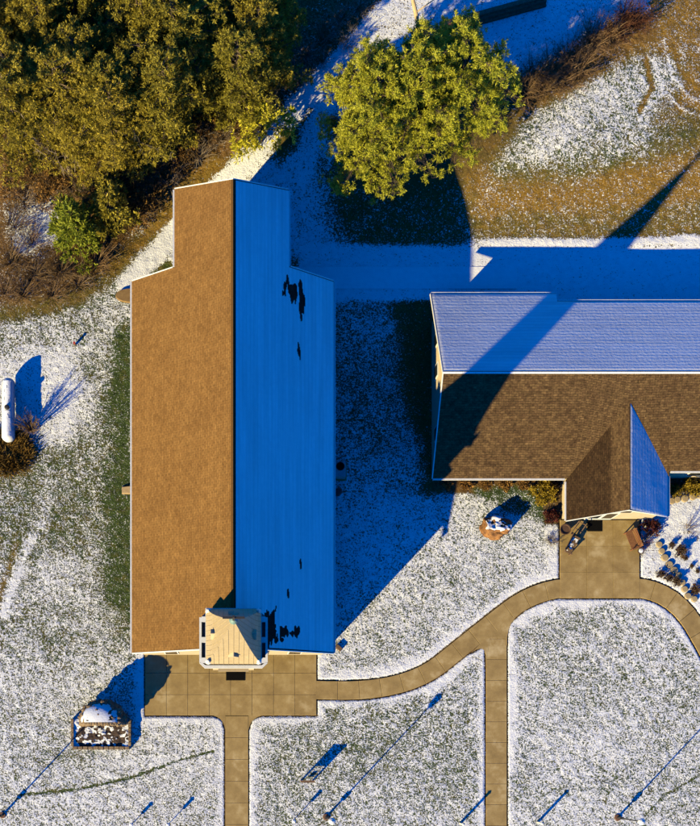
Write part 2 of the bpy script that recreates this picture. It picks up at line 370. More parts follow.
# ------------------------------------------------------------------ terrain
def axis(lo, hi, step, far):
    a = list(np.arange(lo, hi + step * .5, step)); g = step; x = hi; up = []
    while x < far: g *= 1.5; x += g; up.append(x)
    g = step; x = lo; dn = []
    while x > -far: g *= 1.5; x -= g; dn.append(x)
    return np.array(dn[::-1] + a + up)
def build_ground():
    ax = axis(-18.0, 35.0, .1, 1500); ay = axis(-7.0, 55.5, .1, 1500)
    X, Y = np.meshgrid(ax, ay, indexing='ij'); nx, ny = X.shape; X = X.ravel(); Y = Y.ravel()
    B = bank(X, Y); k = HC / (HC - B); u = NX + X * S * k; v = NY - Y * S * k
    wob = (fbm(X, Y, 2.5, 3, 5) - .5) * 24; wob2 = (fbm(X, Y, .9, 2, 9) - .5) * 12
    snow = .6 + (fbm(X, Y, 5, 3, 1) - .5) * .35; dry = .3 + (fbm(X, Y, 4, 3, 2) - .5) * .5; soil = np.zeros_like(X); smooth = np.zeros_like(X)
    def reg(P, c=None, d=None, s=None, sm=None, soft=10, wo=1.0, amt=1.0):
        nonlocal snow, dry, soil, smooth
        q = poly_sdf(u, v, P) + wob * wo * min(1, soft / 8) + wob2 * wo * min(1, soft / 8)
        w = (1 - sstep(-soft, soft, q)) * amt
        if c is not None: snow = snow * (1 - w) + c * w
        if d is not None: dry = dry * (1 - w) + d * w
        if s is not None: soil = soil * (1 - w) + s * w
        if sm is not None: smooth = smooth * (1 - w) + sm * w
    def stroke(pts, r, c=None, d=None, s=None, sm=None, soft=4, amt=1.0, wo=.3):
        nonlocal snow, dry, soil, smooth
        q = line_dist(u, v, pts) - r + (wob + wob2) * wo * min(1, r / 10); w = (1 - sstep(-soft, soft, q)) * amt
        if c is not None: snow = snow * (1 - w) + c * w
        if d is not None: dry = dry * (1 - w) + d * w
        if s is not None: soil = soil * (1 - w) + s * w
        if sm is not None: smooth = smooth * (1 - w) + sm * w
    lf = (fbm(X, Y, 6, 3, 33) - .5)
    # west lawn
    reg([(-200, 300), (140, 270), (140, 900), (-200, 900)], c=.47 + lf * .45, d=.25, soft=20)
    reg([(-200, 640), (230, 640), (230, 900), (-200, 900)], c=.6 + lf * .25, d=.25, soft=30)
    reg([(110, 330), (140, 320), (140, 625), (104, 600)], c=.2, d=.12, soft=10, amt=.9)
    stroke([(4, 614), (14, 588), (20, 570), (32, 538)], 3, c=.9, soft=6, amt=.8, wo=1.2); stroke([(42, 526), (50, 480)], 4, c=.75, soft=9, amt=.6, wo=1.5)
    stroke([(-4, 612), (8, 570), (16, 545)], 2.5, c=.25, d=.7, amt=.8)
    reg([(20, 355), (70, 345), (90, 400), (60, 440), (0, 440), (-10, 370)], c=.85, soft=14, amt=.8)
    # wood floor
    reg([(-200, -300), (460, -300), (392, 8), (300, 90), (255, 140), (170, 205), (115, 268), (60, 305), (-200, 335)], c=.16 + lf * .3, d=.85, s=.72, soft=10)
    reg([(10, 215), (55, 200), (62, 235), (20, 270)], c=.72, s=.5, soft=12)
    stroke([(-60, 322), (20, 312), (70, 300), (100, 282)], 9, c=.16, d=.5, s=0.1, soft=9)
    stroke([(110, 270), (150, 232), (185, 190), (215, 165)], 9, c=.12, d=.75, s=.0, soft=6)
    stroke([(128, 285), (170, 238), (230, 178), (300, 105), (350, 50), (392, 5), (420, -40)], 10, c=.97, s=.0, sm=.2, soft=5)
    reg([(148, 276), (168, 258), (176, 262), (176, 280)], c=.08, d=.3, s=0, soft=3)  # shadow in the nave and chancel corner, put in as snow-free grass
    # lane between wood and pine
    reg([(245, 180), (400, -5), (450, -300), (540, -300), (440, -5), (410, 60), (330, 175), (300, 270), (285, 270)], c=.74, d=.5, s=0, sm=.6, soft=8)
    reg([(272, 160), (310, 110), (290, 150)], c=.1, soft=8)
    # open field north east
    reg([(440, 150), (474, 246), (900, 246), (900, -300), (660, -300), (560, 60)], c=.28 + lf * .25, d=.88, s=0, soft=10)
    reg([(500, 165), (520, 110), (630, 55), (690, 60), (640, 150), (560, 165)], c=.5, d=.2, soft=18)
    stroke([(600, 95), (560, 130), (545, 145)], 16, c=.66, soft=12, amt=.8)
    reg([(470, 218), (720, 200), (720, 246), (470, 246)], c=.27, d=.45, soft=8, amt=.7)
    stroke([(510, 165), (560, 165), (640, 145), (690, 130)], 18, d=.3, soft=16, amt=.8)
    stroke([(470, 243), (585, 243), (720, 240)], 4.0, c=.98, soft=3)
    for q in ([(705, 118), (680, 108), (662, 88), (655, 60)], [(715, 108), (690, 98), (672, 75), (664, 40)], [(640, 75), (652, 95), (640, 120)], [(665, 92), (648, 108), (630, 112)]): stroke(q, 1.0, c=.8, soft=2.2, wo=.5, amt=.85); 
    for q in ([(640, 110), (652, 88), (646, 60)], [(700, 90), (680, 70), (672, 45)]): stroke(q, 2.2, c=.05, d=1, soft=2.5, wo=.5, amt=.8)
    reg([(520, -300), (660, -300), (650, 20), (600, 45), (520, 70), (430, 40), (420, -40)], c=.8, d=.5, s=.1, soft=10)
    stroke([(525, 95), (570, 70), (610, 45), (640, 28)], 16, c=.12, d=.9, s=.5, soft=10)
    # shaded court and verge
    reg([(288, 262), (480, 248), (440, 300), (440, 480), (450, 520), (336, 640), (330, 640)], c=.5 + lf * .35, d=.3, soft=8)
    reg([(335, 560), (430, 520), (336, 640)], c=.62, soft=10)
    reg([(395, 300), (440, 290), (440, 505), (425, 500)], c=.1, d=.25, soft=14)
    reg([(325, 165), (450, 150), (476, 243), (440, 262), (360, 262), (335, 220)], c=.22, d=.4, soft=22)
    reg([(330, 120), (500, 60), (520, 120), (460, 190), (340, 190)], c=.06, d=.5, s=.35, soft=10)
    reg([(300, 245), (900, 246.5), (900, 300), (300, 300)], c=.84, d=.5, sm=.8, soft=4, wo=.4)
    reg([(470, 250), (900, 247), (900, 300), (540, 300)], c=.9, sm=.9, soft=3, wo=.3)
    # south lawns
    reg([(316, 500), (560, 490), (560, 580), (480, 620), (400, 680), (316, 680)], c=.7, d=.25, soft=6, amt=.9)
    reg([(336, 616), (445, 512), (560, 480), (560, 560), (420, 660), (316, 680), (316, 650)], c=.64 + lf * .2, d=.2, soft=6)
    reg([(508, 602), (660, 602), (760, 700), (760, 900), (508, 900)], c=.60 + lf * .2, d=.2, soft=5)
    reg([(250, 700), (485, 660), (485, 900), (250, 900)], c=.55 + lf * .2, d=.2, soft=5)
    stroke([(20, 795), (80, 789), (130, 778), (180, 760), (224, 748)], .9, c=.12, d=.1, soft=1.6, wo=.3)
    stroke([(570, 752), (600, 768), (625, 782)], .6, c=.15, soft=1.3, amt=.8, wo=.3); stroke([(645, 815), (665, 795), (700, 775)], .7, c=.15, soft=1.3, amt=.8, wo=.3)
    # beds by the house
    reg([(432, 476), (562, 476), (562, 492), (432, 491)], c=.03, d=.9, s=.85, soft=3)
    reg([(478, 492), (546, 488), (546, 520), (520, 515), (490, 500)], c=.3, d=.02, s=0, soft=6)
    reg([(546, 488), (562, 488), (562, 525), (546, 525)], c=.12, s=.8, soft=3); reg([(546, 525), (560, 525), (560, 590), (548, 578)], c=.9, s=.3, soft=3, wo=.2)
    reg([(640, 474), (800, 474), (800, 660), (705, 615), (640, 577)], c=.86 + (fbm(X, Y, .8, 2, 71) - .5) * .5, s=.75, soft=3, wo=.2)
    reg([(640, 474), (800, 474), (800, 493), (640, 493)], c=.1, s=.85, d=.9, soft=3)
    reg([(-40, 435), (25, 437), (36, 452), (28, 470), (-40, 474)], c=.08, d=1.0, s=.25, soft=8)
    # edges of the paving: trodden white bank of cleared snow, bare soil line at the slab
    pd = in_paving(u, v)
    w = 1 - sstep(0, 13, pd + wob * .45 + wob2 * .8); w = w * (v > 560) * .95 ; snow = snow * (1 - w) + .97 * w; smooth = smooth * (1 - w) + .3 * w
    w = (1 - sstep(.3, 1.7, pd)) * (pd > -3); soil = soil * (1 - w) + w; snow = snow * (1 - w) + .0 * w
    # unseen ground beyond the churchyard, made dry and snow-poor to cut bounced light
    w = sstep(0, 60, np.maximum(np.maximum(-60 - u, u - 760), np.maximum(-60 - v, v - 890))); snow = snow * (1 - w) + .15 * w; dry = dry * (1 - w) + .7 * w; soil = soil * (1 - w) + .4 * w
    # speckle and relief
    sp = fbm(X * 1.0 + Y * .25, Y, .28, 2, 44); sp2 = fbm(X, Y, .9, 2, 51)
    c = np.clip(snow, 0, 1); thr = sp * .7 + sp2 * .3
    mask = np.clip(.5 + (c - .5) * 1.15 + (.5 - thr) * .6 * (1 - np.abs(c - .5) * .9), -.2, 1.2)
    rough = (1 - smooth * .8)
    tuft = fbm(X, Y, .3, 2, 61)
    Z = B + (.035 * np.clip(mask, 0, 1) + .09 * (tuft - .5) * (1.2 - np.clip(mask, 0, 1) * .55)) * rough + .05 * (fbm(X, Y, 3, 2, 3) - .5)
    ins = pd < 1.0; Z = np.where(ins, -.06, np.where(pd < 4, np.minimum(Z, B + .03 + .02 * (pd - 1) / 3), Z))
    far = (np.abs(X) > 60) | (Y > 80) | (Y < -30); Z = np.where(far, B, Z)
    Z = np.where((Y > 7.2) & (Y < 35.0) & (np.abs(X) < np.where(Y > 30.6, 3.0, 5.8)), -.05, Z)
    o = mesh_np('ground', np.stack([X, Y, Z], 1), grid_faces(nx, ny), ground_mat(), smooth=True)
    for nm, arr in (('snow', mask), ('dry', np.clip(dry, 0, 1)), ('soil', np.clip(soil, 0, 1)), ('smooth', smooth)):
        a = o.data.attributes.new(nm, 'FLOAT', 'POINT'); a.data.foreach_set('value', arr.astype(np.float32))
    o['kind'] = 'structure'
    return o
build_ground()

# ------------------------------------------------------------------ concrete slabs
def structure(name):
    o = bpy.data.objects.new(name, None); COL.objects.link(o); o['kind'] = 'structure'; ORG[o] = (0, 0, 0); return o
JN = .14     # half joint in map units
def slab(P, parent, inset=JN, dz=0.0):
    P = np.array([(p[0], p[1]) for p in P], float); c = P.mean(0)
    Q = []
    n = len(P)
    for i in range(n):
        a, b, d = P[i - 1], P[i], P[(i + 1) % n]; e1 = (b - a) / np.hypot(*(b - a)); e2 = (d - b) / np.hypot(*(d - b))
        n1 = np.array([-e1[1], e1[0]]); n2 = np.array([-e2[1], e2[0]])
        if n1 @ (c - b) < 0: n1 = -n1
        if n2 @ (c - b) < 0: n2 = -n2
        m = n1 + n2; m = m / max(1e-6, (m @ n1)); m *= min(1, 2 / max(np.hypot(*m), 1e-6)); Q.append(b + m * inset)
    W = [G(q[0], q[1]) for q in Q]
    area = sum(W[i - 1][0] * W[i][1] - W[i][0] * W[i - 1][1] for i in range(n))
    if area < 0: W = W[::-1]
    z = .045 + dz + random.uniform(-.003, .003); cx = sum(w[0] for w in W) / n; cy = sum(w[1] for w in W) / n
    m = MB(); b = .012
    A = [(x, y, -.1) for x, y in W]; Bq = [(x, y, z - b) for x, y in W]
    C = []
    for x, y in W:
        d = math.hypot(cx - x, cy - y); C.append((x + (cx - x) / d * b * 1.4, y + (cy - y) / d * b * 1.4, z))
    k = n; m.v = A + Bq + C; m.f = [tuple(range(2 * k, 3 * k))]; m.uv = [None]
    for r in (0, 1):
        for i in range(k):
            j = (i + 1) % k; m.f.append((r * k + i, r * k + j, r * k + k + j, r * k + k + i)); m.uv.append(None)
    return m.build('slab', M_CONC, parent)
def ribbon(pts, hw, step, parent, dz=0.0):
    C = resample(pts, step)
    fine = resample(pts, 3.0)
    T = np.gradient(C, axis=0); T /= np.hypot(T[:, 0], T[:, 1])[:, None]; Nn = np.stack([-T[:, 1], T[:, 0]], 1)
    for i in range(len(C) - 1):
        m0 = (C[i] + C[i + 1]) / 2; j = np.argmin(np.hypot(*(fine - m0).T)); mid = fine[j]
        tm = T[i] + T[i + 1]; tm /= np.hypot(*tm); nm = np.array([-tm[1], tm[0]])
        off = ((mid - m0) @ nm)
        mc = m0 + nm * off
        slab([C[i] - Nn[i] * hw, mc - nm * hw, C[i + 1] - Nn[i + 1] * hw, C[i + 1] + Nn[i + 1] * hw, mc + nm * hw, C[i] + Nn[i] * hw], parent, dz=dz)
fp = structure('church_forecourt')
xs = np.linspace(145, 316.5, 9); ys = [652, 673, 694.5, 715.5]
for i in range(8):
    for j in range(3): slab([(xs[i], ys[j]), (xs[i + 1], ys[j]), (xs[i + 1], ys[j + 1]), (xs[i], ys[j + 1])], fp)
pw = structure('church_walk'); ribbon([(236.9, 715.8), (236.9, 846)], 11.6, 21.5, pw)
pc = structure('curved_walk'); ribbon(CURVE, 9.3, 21, pc, .0)
pv = structure('straight_walk'); ribbon([(496.5, 618), (496.5, 846)], 10.4, 20, pv, -.01)
pr = structure('house_walk'); ribbon(RCURVE, 9.7, 21, pr, .0)
hp = structure('house_forecourt')
xs = np.linspace(560, 639.5, 4); ys = np.linspace(520, 598, 4)
for i in range(3):
    for j in range(3): slab([(xs[i], ys[j]), (xs[i + 1], ys[j]), (xs[i + 1], ys[j + 1]), (xs[i], ys[j + 1])], hp, .1, .009)
def fillet(c, a, b, parent):
    P = [c] + bez(a, ((a[0] + b[0]) * .15 + c[0] * .7, (a[1] + b[1]) * .15 + c[1] * .7), b, 5)
    W = [G(*p) for p in P]; m = MB()
    ar = sum(W[i - 1][0] * W[i][1] - W[i][0] * W[i - 1][1] for i in range(len(W)))
    if ar < 0: W = W[::-1]
    m.prism(W, -.1, .0395); m.build('corner_slab', M_CONC, parent)
for (c, a, b), par in zip(FILLETS, (pw, pw, pv, pv)): fillet(c, a, b, par)
sw = structure('snowy_driveway')     # flat lane north of the house, under an even skin of snow
a = G(296, 289); b = G(517, 267); MB().box(((a[0] + b[0]) / 2, (a[1] + b[1]) / 2, .0), (b[0] - a[0], b[1] - a[1], .09)).build('snowy_slab', M_SNOW, sw)

# ------------------------------------------------------------------ roofs
def stepped_roof(m, e0, e1, r0, r1, row, step=.012, u0=0.0):
    """courses of shingles from the eave e0-e1 up to the ridge r0-r1 (each a 3-D point)"""
    e0, e1, r0, r1 = map(Vector, (e0, e1, r0, r1)); ln = ((r0 - e0).length + (r1 - e1).length) / 2
    nrm = (e1 - e0).cross(r0 - e0).normalized()
    if nrm.z < 0: nrm = -nrm
    n = max(1, int(round(ln / row))); w = (e1 - e0).length
    ud = (e1 - e0).normalized()
    for i in range(n):
        t0, t1 = i / n, (i + 1) / n
        a, b = e0.lerp(r0, t0), e1.lerp(r1, t0); c, d = e1.lerp(r1, t1), e0.lerp(r0, t1)
        up = nrm * step
        uv = [((p - e0).dot(ud) + u0, t * ln) for p, t in ((a, t0), (b, t0), (c, t1), (d, t1))]
        m.quad_uv([a + up, b + up, c, d], uv)
        m.quad_uv([a, b, b + up, a + up], [uv[0], uv[1], uv[1], uv[0]])
def slab_under(m, P, th):
    """closed slab of thickness th (straight down) under the roof polygon P"""
    n = len(m.v); k = len(P); m.v += [(p[0], p[1], p[2] - .004) for p in P] + [(p[0], p[1], p[2] - th) for p in P]
    m.face_uv(range(n, n + k), None); m.face_uv(range(n + 2 * k - 1, n + k - 1, -1), None)
    for i in range(k): j = (i + 1) % k; m.face_uv((n + j, n + i, n + k + i, n + k + j), None)
def rgrid(e0, e1, r0, r1, du=.1):
    e0, e1, r0, r1 = (np.array(p, float) for p in (e0, e1, r0, r1))
    W = max(np.linalg.norm(e1 - e0), np.linalg.norm(r1 - r0)); Ls = np.linalg.norm(r0 - e0)
    nu, nv = int(W / du) + 1, int(Ls / du) + 1
    a, b = np.meshgrid(np.linspace(0, 1, nu), np.linspace(0, 1, nv), indexing='ij'); a = a.ravel()[:, None]; b = b.ravel()[:, None]
    P = (e0 * (1 - a) + e1 * a) * (1 - b) + (r0 * (1 - a) + r1 * a) * b
    nrm = np.cross(e1 - e0, r0 - e0); nrm /= np.linalg.norm(nrm); nrm = nrm * np.sign(nrm[2])
    uv = np.concatenate([a * W, b * Ls], 1)
    return P, nrm, uv, nu, nv
def snow_sheet(name, mat, e0, e1, r0, r1, parent, th=.04, bare=None, off=(0, 0, 0), du=.1, edges=(1, 1, 1, 1)):
    P, nrm, uv, nu, nv = rgrid(e0, e1, r0, r1, du)
    t = th * (.75 + .5 * fbm(P[:, 0], P[:, 1], 1.5, 3, 81)); big_ = 9.0; edge = np.minimum.reduce([uv[:, 1] if edges[0] else uv[:, 1] * 0 + big_, uv[:, 1].max() - uv[:, 1] if edges[1] else uv[:, 1] * 0 + big_, uv[:, 0] if edges[2] else uv[:, 0] * 0 + big_, uv[:, 0].max() - uv[:, 0] if edges[3] else uv[:, 0] * 0 + big_]); t = t * sstep(-.05, .12, edge) + .014
    uv = np.stack([P[:, 0] if abs(nrm[1]) > abs(nrm[0]) else P[:, 1], np.hypot(np.hypot(P[:, 0] * (abs(nrm[0]) > .1), 0) if abs(nrm[0]) > abs(nrm[1]) else P[:, 1] - r0[1], P[:, 2] - r0[2])], 1)
    P = P + nrm * t[:, None]; F = grid_faces(nu, nv)
    if bare is not None:
        bmask = bare(P, uv); F = F[bmask[F].mean(1) < .5]
    n = np.cross(P[F[0, 1]] - P[F[0, 0]], P[F[0, 3]] - P[F[0, 0]])
    if n[2] < 0: F = F[:, ::-1]
    return mesh_np(name, P - np.array(off), F, mat, parent, uv, smooth=True)

# ------------------------------------------------------------------ church
CO = (0.0, 20.0, 0.0)
church = thing('church', 'long church with brown shingled west roof, snowy east roof and cream steeple', 'church', CO)
RH, TANP = 10.1, 0.745
def ch_z(x): return RH - abs(x) * TANP
XW, XE = -6.77, 6.75; XWn, XEn = -3.80, 3.62
YF, YB, YB2 = 6.5, 31.35, 36.2
Pr = lambda x, y: (x, y, ch_z(x))
roofW = MB()
stepped_roof(roofW, Pr(XW, YB), Pr(XW, YF), Pr(XWn, YB), Pr(XWn, YF), .29)
stepped_roof(roofW, Pr(XWn, 36.42), Pr(XWn, YF), Pr(0, 35.62), Pr(0, YF - .08), .29, u0=0)
slab_under(roofW, [Pr(XW, YF), Pr(0, YF - .08), Pr(0, 35.62), Pr(XWn, 36.42), Pr(XWn, YB), Pr(XW, YB)], .2)
roof = roofW.build('roof', M_SH_CH, church); roof['label'] = 'brown shingled west slope of the church roof'
roofE = MB()
stepped_roof(roofE, Pr(XE, YF), Pr(XE, YB), Pr(XEn, YF), Pr(XEn, YB), .29)
stepped_roof(roofE, Pr(XEn, YF), Pr(XEn, 36.3), Pr(0, YF - .08), Pr(0, 35.62), .29)
slab_under(roofE, [Pr(XE, YB), Pr(XEn, YB), Pr(XEn, 36.3), Pr(0, 35.62), Pr(0, YF - .08), Pr(XE, YF)], .2)
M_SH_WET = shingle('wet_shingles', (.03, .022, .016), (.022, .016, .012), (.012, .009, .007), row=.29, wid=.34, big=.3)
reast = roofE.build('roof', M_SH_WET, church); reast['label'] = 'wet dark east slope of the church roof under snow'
def bare_church(P, uv):
    k = HC / (HC - P[:, 2]); u = NX + P[:, 0] * S * k; v = NY - P[:, 1] * S * k
    st = fbm(P[:, 0] * 6.5, P[:, 1] * .9, 1.2, 3, 91); st2 = fbm(P[:, 0] * 5, P[:, 1] * .8, .8, 2, 95)
    b = np.zeros(len(P), bool)
    def patch(cu, cv, ru, rv, amt): return (st + (amt - np.hypot((u - cu) / ru, (v - cv) / rv) * .45)) > .62
    b |= patch(293, 291, 9, 11, .52) | patch(301, 305, 6, 26, .30) | patch(271, 628, 4, 18, .62) | patch(288, 634, 22, 11, .28) | patch(279, 640, 16, 6, .3) | patch(305, 300, 3, 20, .28) | patch(299, 345, 3, 16, .18) | patch(288, 595, 3, 10, .25) | patch(300, 560, 3, 24, .1)
    return b
def bump_e(ea, eb, ra, rb, ed): return snow_sheet('snow_cover', M_SN_CH, ea, eb, ra, rb, church, .035, bare_church, CO, .05, ed)
bump_e(Pr(XE - .03, YF + .05), Pr(XE - .03, YB - .05), Pr(XEn, YF + .05), Pr(XEn, YB - .05), (1, 0, 1, 1))
bump_e(Pr(XEn, YF + .05), Pr(XEn, 36.25), Pr(.16, YF), Pr(.16, 35.6), (0, 1, 1, 1))
rc = MB()
for i in range(60):
    y0 = YF - .08 + i * (35.62 - YF + .08) / 60; y1 = y0 + (35.62 - YF + .08) / 60 - .012
    rc.hull8([(-.14, y0, ch_z(.14) + .015), (.1, y0, ch_z(.1) + .015), (.1, y1, ch_z(.1) + .01), (-.14, y1, ch_z(.14) + .01)],
             [(-.12, y0, ch_z(.14) + .05), (0, y0, RH + .04), (0, y1, RH + .032), (-.12, y1, ch_z(.14) + .045)])
rc.build('ridge_cap', M_SH_CH, roof)
def gutter(parent, a, b, w=.11, mat=M_GUT):
    a, b = Vector(a), Vector(b); d = (b - a).normalized(); n = Vector((-d.y, d.x, 0)); m = MB(); h = w / 2
    A = [a - n * h, b - n * h, b + n * h, a + n * h]
    m.hull8([p + Vector((0, 0, -.14)) for p in A], [p + Vector((0, 0, -.015)) for p in A]); return m.build('gutter', mat, parent)
gutter(roof, (XW - .06, YB, ch_z(XW)), (XW - .06, YF, ch_z(XW))); gutter(reast, (XE + .06, YB, ch_z(XE)), (XE + .06, YF, ch_z(XE)))
gutter(roof, (XWn - .06, YB + .05, ch_z(XWn)), (XWn - .06, 36.4, ch_z(XWn))); gutter(reast, (XEn + .06, YB + .05, ch_z(XEn)), (XEn + .06, 36.3, ch_z(XEn)))
def rake(parent, a, b, th=.05, hgt=.24, dy=0.0):
    a, b = Vector(a), Vector(b); m = MB(); o = Vector((0, dy, 0))
    A = [a, b, b + o, a + o]; m.hull8([p + Vector((0, 0, .01 - hgt)) for p in A], [p + Vector((0, 0, .035)) for p in A]); return m.build('rake_board', M_WHITE, parent)
rake(roof, Pr(XW, YF - .003), Pr(-.01, YF - .083), dy=-.07); rake(reast, Pr(XE, YF - .003), Pr(.01, YF - .083), dy=-.07)
rake(roof, Pr(XW, YB + .003), Pr(XWn - .13, YB + .003), dy=.07); rake(reast, Pr(XE, YB + .003), Pr(XEn + .13, YB + .003), dy=.07)
rake(roof, Pr(XWn, 36.425), Pr(-.01, 35.625), dy=.06); rake(reast, Pr(XEn, 36.305), Pr(.01, 35.625), dy=.06)
# walls
def gable_wall(parent, x0, x1, y0, y1, zfun, name, mat, xr=0.0):
    m = MB(); P = [(x0, 0), (x1, 0), (x1, zfun(x1)), (xr, zfun(xr)), (x0, zfun(x0))]
    m.hull8([(x, y0, z) for x, z in P], [(x, y1, z) for x, z in P]); return m.build(name, mat, parent)
cz = lambda x: ch_z(x) - .21
w1 = gable_wall(church, -6.35, 6.35, 6.8, 31.0, cz, 'nave_wall', M_CREAM)
w2 = gable_wall(church, -3.45, 3.3, 31.0, 35.4, cz, 'chancel_wall', M_CREAM)
def window(parent, c, w, h, axis, out):
    m = MB(); m2 = MB(); x, y, z = c; t = .06
    d = (.05, w, h) if axis == 'x' else (w, .05, h); dg = (.02, w - .2, h - .2) if axis == 'x' else (w - .2, .02, h - .2)
    cc = (x + out * .02, y, z) if axis == 'x' else (x, y + out * .02, z); cg = (x + out * .05, y, z) if axis == 'x' else (x, y + out * .05, z)
    f = m.box(cc, d).build('window', M_WHITE, parent); m2.box(cg, dg).build('pane', M_DARK, f)
for y in (10.0, 14.2, 18.4, 22.6, 26.8):
    window(w1, (-6.352, y, 2.6), 1.1, 2.4, 'x', -1); window(w1, (6.352, y, 2.6), 1.1, 2.4, 'x', 1)
for x in (-4.3, 4.3): window(w1, (x, 6.798, 2.2), 1.0, 2.2, 'y', -1)
# steeple
ST = (0.03, 7.15)
tow = MB(); tow.box((ST[0], ST[1], 4.9), (2.9, 2.9, 9.8)); steeple = tow.build('steeple', M_CREAM, church)
m = MB(); m.box((ST[0], 5.66, 1.2), (1.7, .06, 2.4)); dr = m.build('door', M_WOODR, steeple)
m = MB(); m.box((ST[0], 5.60, 2.5), (2.1, .35, .14)); m.build('door_canopy', M_SPIRE, steeple)
# lower skirt with chamfered corners, then the railed platform
def octo(cx, cy, hx, hy, c): return [(cx - hx + c, cy - hy), (cx + hx - c, cy - hy), (cx + hx, cy - hy + c), (cx + hx, cy + hy - c), (cx + hx - c, cy + hy), (cx - hx + c, cy + hy), (cx - hx, cy + hy - c), (cx - hx, cy - hy + c)]
m = MB(); m.prism(octo(ST[0], 6.86, 1.75, 1.55, .3), 9.3, 9.6); m.prism(octo(ST[0], 6.86, 2.1, 1.72, .34), 9.6, 9.95); m.build('platform', simple('grey_green_deck', (.2, .22, .19), (.13, .15, .13), 5), steeple)
pf = MB()
for sx in (-1, 1):
    pf.box((ST[0] + sx * 2.06, 6.86, 10.12), (.14, 2.8, .34))
    for yy in (-1.28, 0, 1.28): pf.box((ST[0] + sx * 1.84, 6.86 + yy, 10.12), (.30, .34, .34))
pf.prism([(ST[0] - 2.13, 5.42), (ST[0] - 1.8, 5.10), (ST[0] + 1.8, 5.10), (ST[0] + 2.13, 5.42), (ST[0] + 2.0, 5.46), (ST[0] + 1.75, 5.28), (ST[0] - 1.75, 5.28), (ST[0] - 2.0, 5.46)], 9.95, 10.28)
pf.build('parapet', M_WHITE, steeple)
m = MB(); m.box((ST[0], 6.94, 10.85), (3.1, 3.0, 1.8)); bel = m.build('belfry', M_CREAM, steeple)
for ax_, s_ in (('x', 1), ('x', -1), ('y', 1), ('y', -1)):
    lf_ = (MB().box((ST[0] + s_ * 1.56, 6.94, 10.8), (.04, 1.5, 1.3)) if ax_ == 'x' else MB().box((ST[0], 6.94 + s_ * 1.51, 10.8), (1.5, .04, 1.3))).build('louvre', M_GREY, steeple)
m = MB(); m.box((ST[0], 6.94, 11.85), (3.42, 3.36, .2)); m.build('cornice', M_WHITE, steeple)
AP = 20.4; SPC = (ST[0], 6.9)
prof = [(1.68, 11.95), (1.50, 12.25), (1.28, 12.8), (1.02, 14.0), (.5, 17.1), (.04, AP)]
sp = MB()
for i in range(len(prof) - 1):
    (a, z0), (b, z1) = prof[i], prof[i + 1]
    for q in range(4):
        ca, sa = round(math.cos(q * math.pi / 2)), round(math.sin(q * math.pi / 2))
        f = lambda x, y, z: (SPC[0] + x * ca - y * sa, SPC[1] + x * sa + y * ca, z)
        sp.quad_uv([f(-a, -a, z0), f(a, -a, z0), f(b, -b, z1), f(-b, -b, z1)], None)
spire = sp.build('spire', M_SPIRE, steeple)
sm = MB()
for q in range(4):
    ca, sa = round(math.cos(q * math.pi / 2)), round(math.sin(q * math.pi / 2))
    for k in range(-4, 5):
        x = k * .3; pts = []
        for r, z in prof:
            if abs(x) < r - .02: pts.append((r, z))
            else: break
        if len(pts) < 2: continue
        # stop the seam where the face narrows past it
        (r0, z0), nxt = pts[-1], prof[len(pts)] if len(pts) < len(prof) else None
        if nxt and r0 > abs(x): t = (r0 - abs(x)) / (r0 - nxt[0]); pts.append((r0 + (nxt[0] - r0) * t, z0 + (nxt[1] - z0) * t))
        W = [(SPC[0] + x * ca + (r + .01) * sa, SPC[1] + x * sa - (r + .01) * ca, z) for r, z in pts]
        sm.tube(W, .018, 4)
sm.build('standing_seam', M_SPIRE, spire)
for q, (zz, rr) in enumerate(((13.3, 1.16),) * 4):
    ca, sa = round(math.cos(q * math.pi / 2)), round(math.sin(q * math.pi / 2)); m = MB()
    f = lambda x, y, z: (SPC[0] + x * ca - y * sa, SPC[1] + x * sa + y * ca, z)
    m.hull8([f(-.24, -1.30, 12.75), f(.24, -1.30, 12.75), f(.24, -.8, 12.75), f(-.24, -.8, 12.75)], [f(-.24, -1.30, 13.15), f(.24, -1.30, 13.15), f(.24, -.8, 13.15), f(-.24, -.8, 13.15)])
    m.hull8([f(-.32, -1.36, 13.12), f(.32, -1.36, 13.12), f(.32, -.8, 13.12), f(-.32, -.8, 13.12)], [f(-.02, -1.36, 13.62), f(.02, -1.36, 13.62), f(.02, -.7, 13.62), f(-.02, -.7, 13.62)])
    m.build('spire_vent', M_CREAM, spire)
for sx in (-1, 1):
    for sy in (-1, 1):
        m = MB(); m.lathe([(.17, 0), (.20, .06), (.12, .12), (.13, .35), (.02, .75)], (SPC[0] + sx * 1.52, SPC[1] + sy * 1.52, 11.95), 8); m.build('pinnacle', M_WHITE, steeple)
m = MB(); m.lathe([(.03, 0), (.17, .1), (.24, .28), (.17, .46), (.05, .55)], (SPC[0], SPC[1], AP - .2), 12); m.build('finial', M_VERD, spire)
m = MB(); m.box((SPC[0], SPC[1], AP + .95), (.12, .12, 1.5)); m.box((SPC[0], SPC[1] - .0, AP + 1.2), (1.15, .11, .125)); m.build('cross', M_IRON, spire)

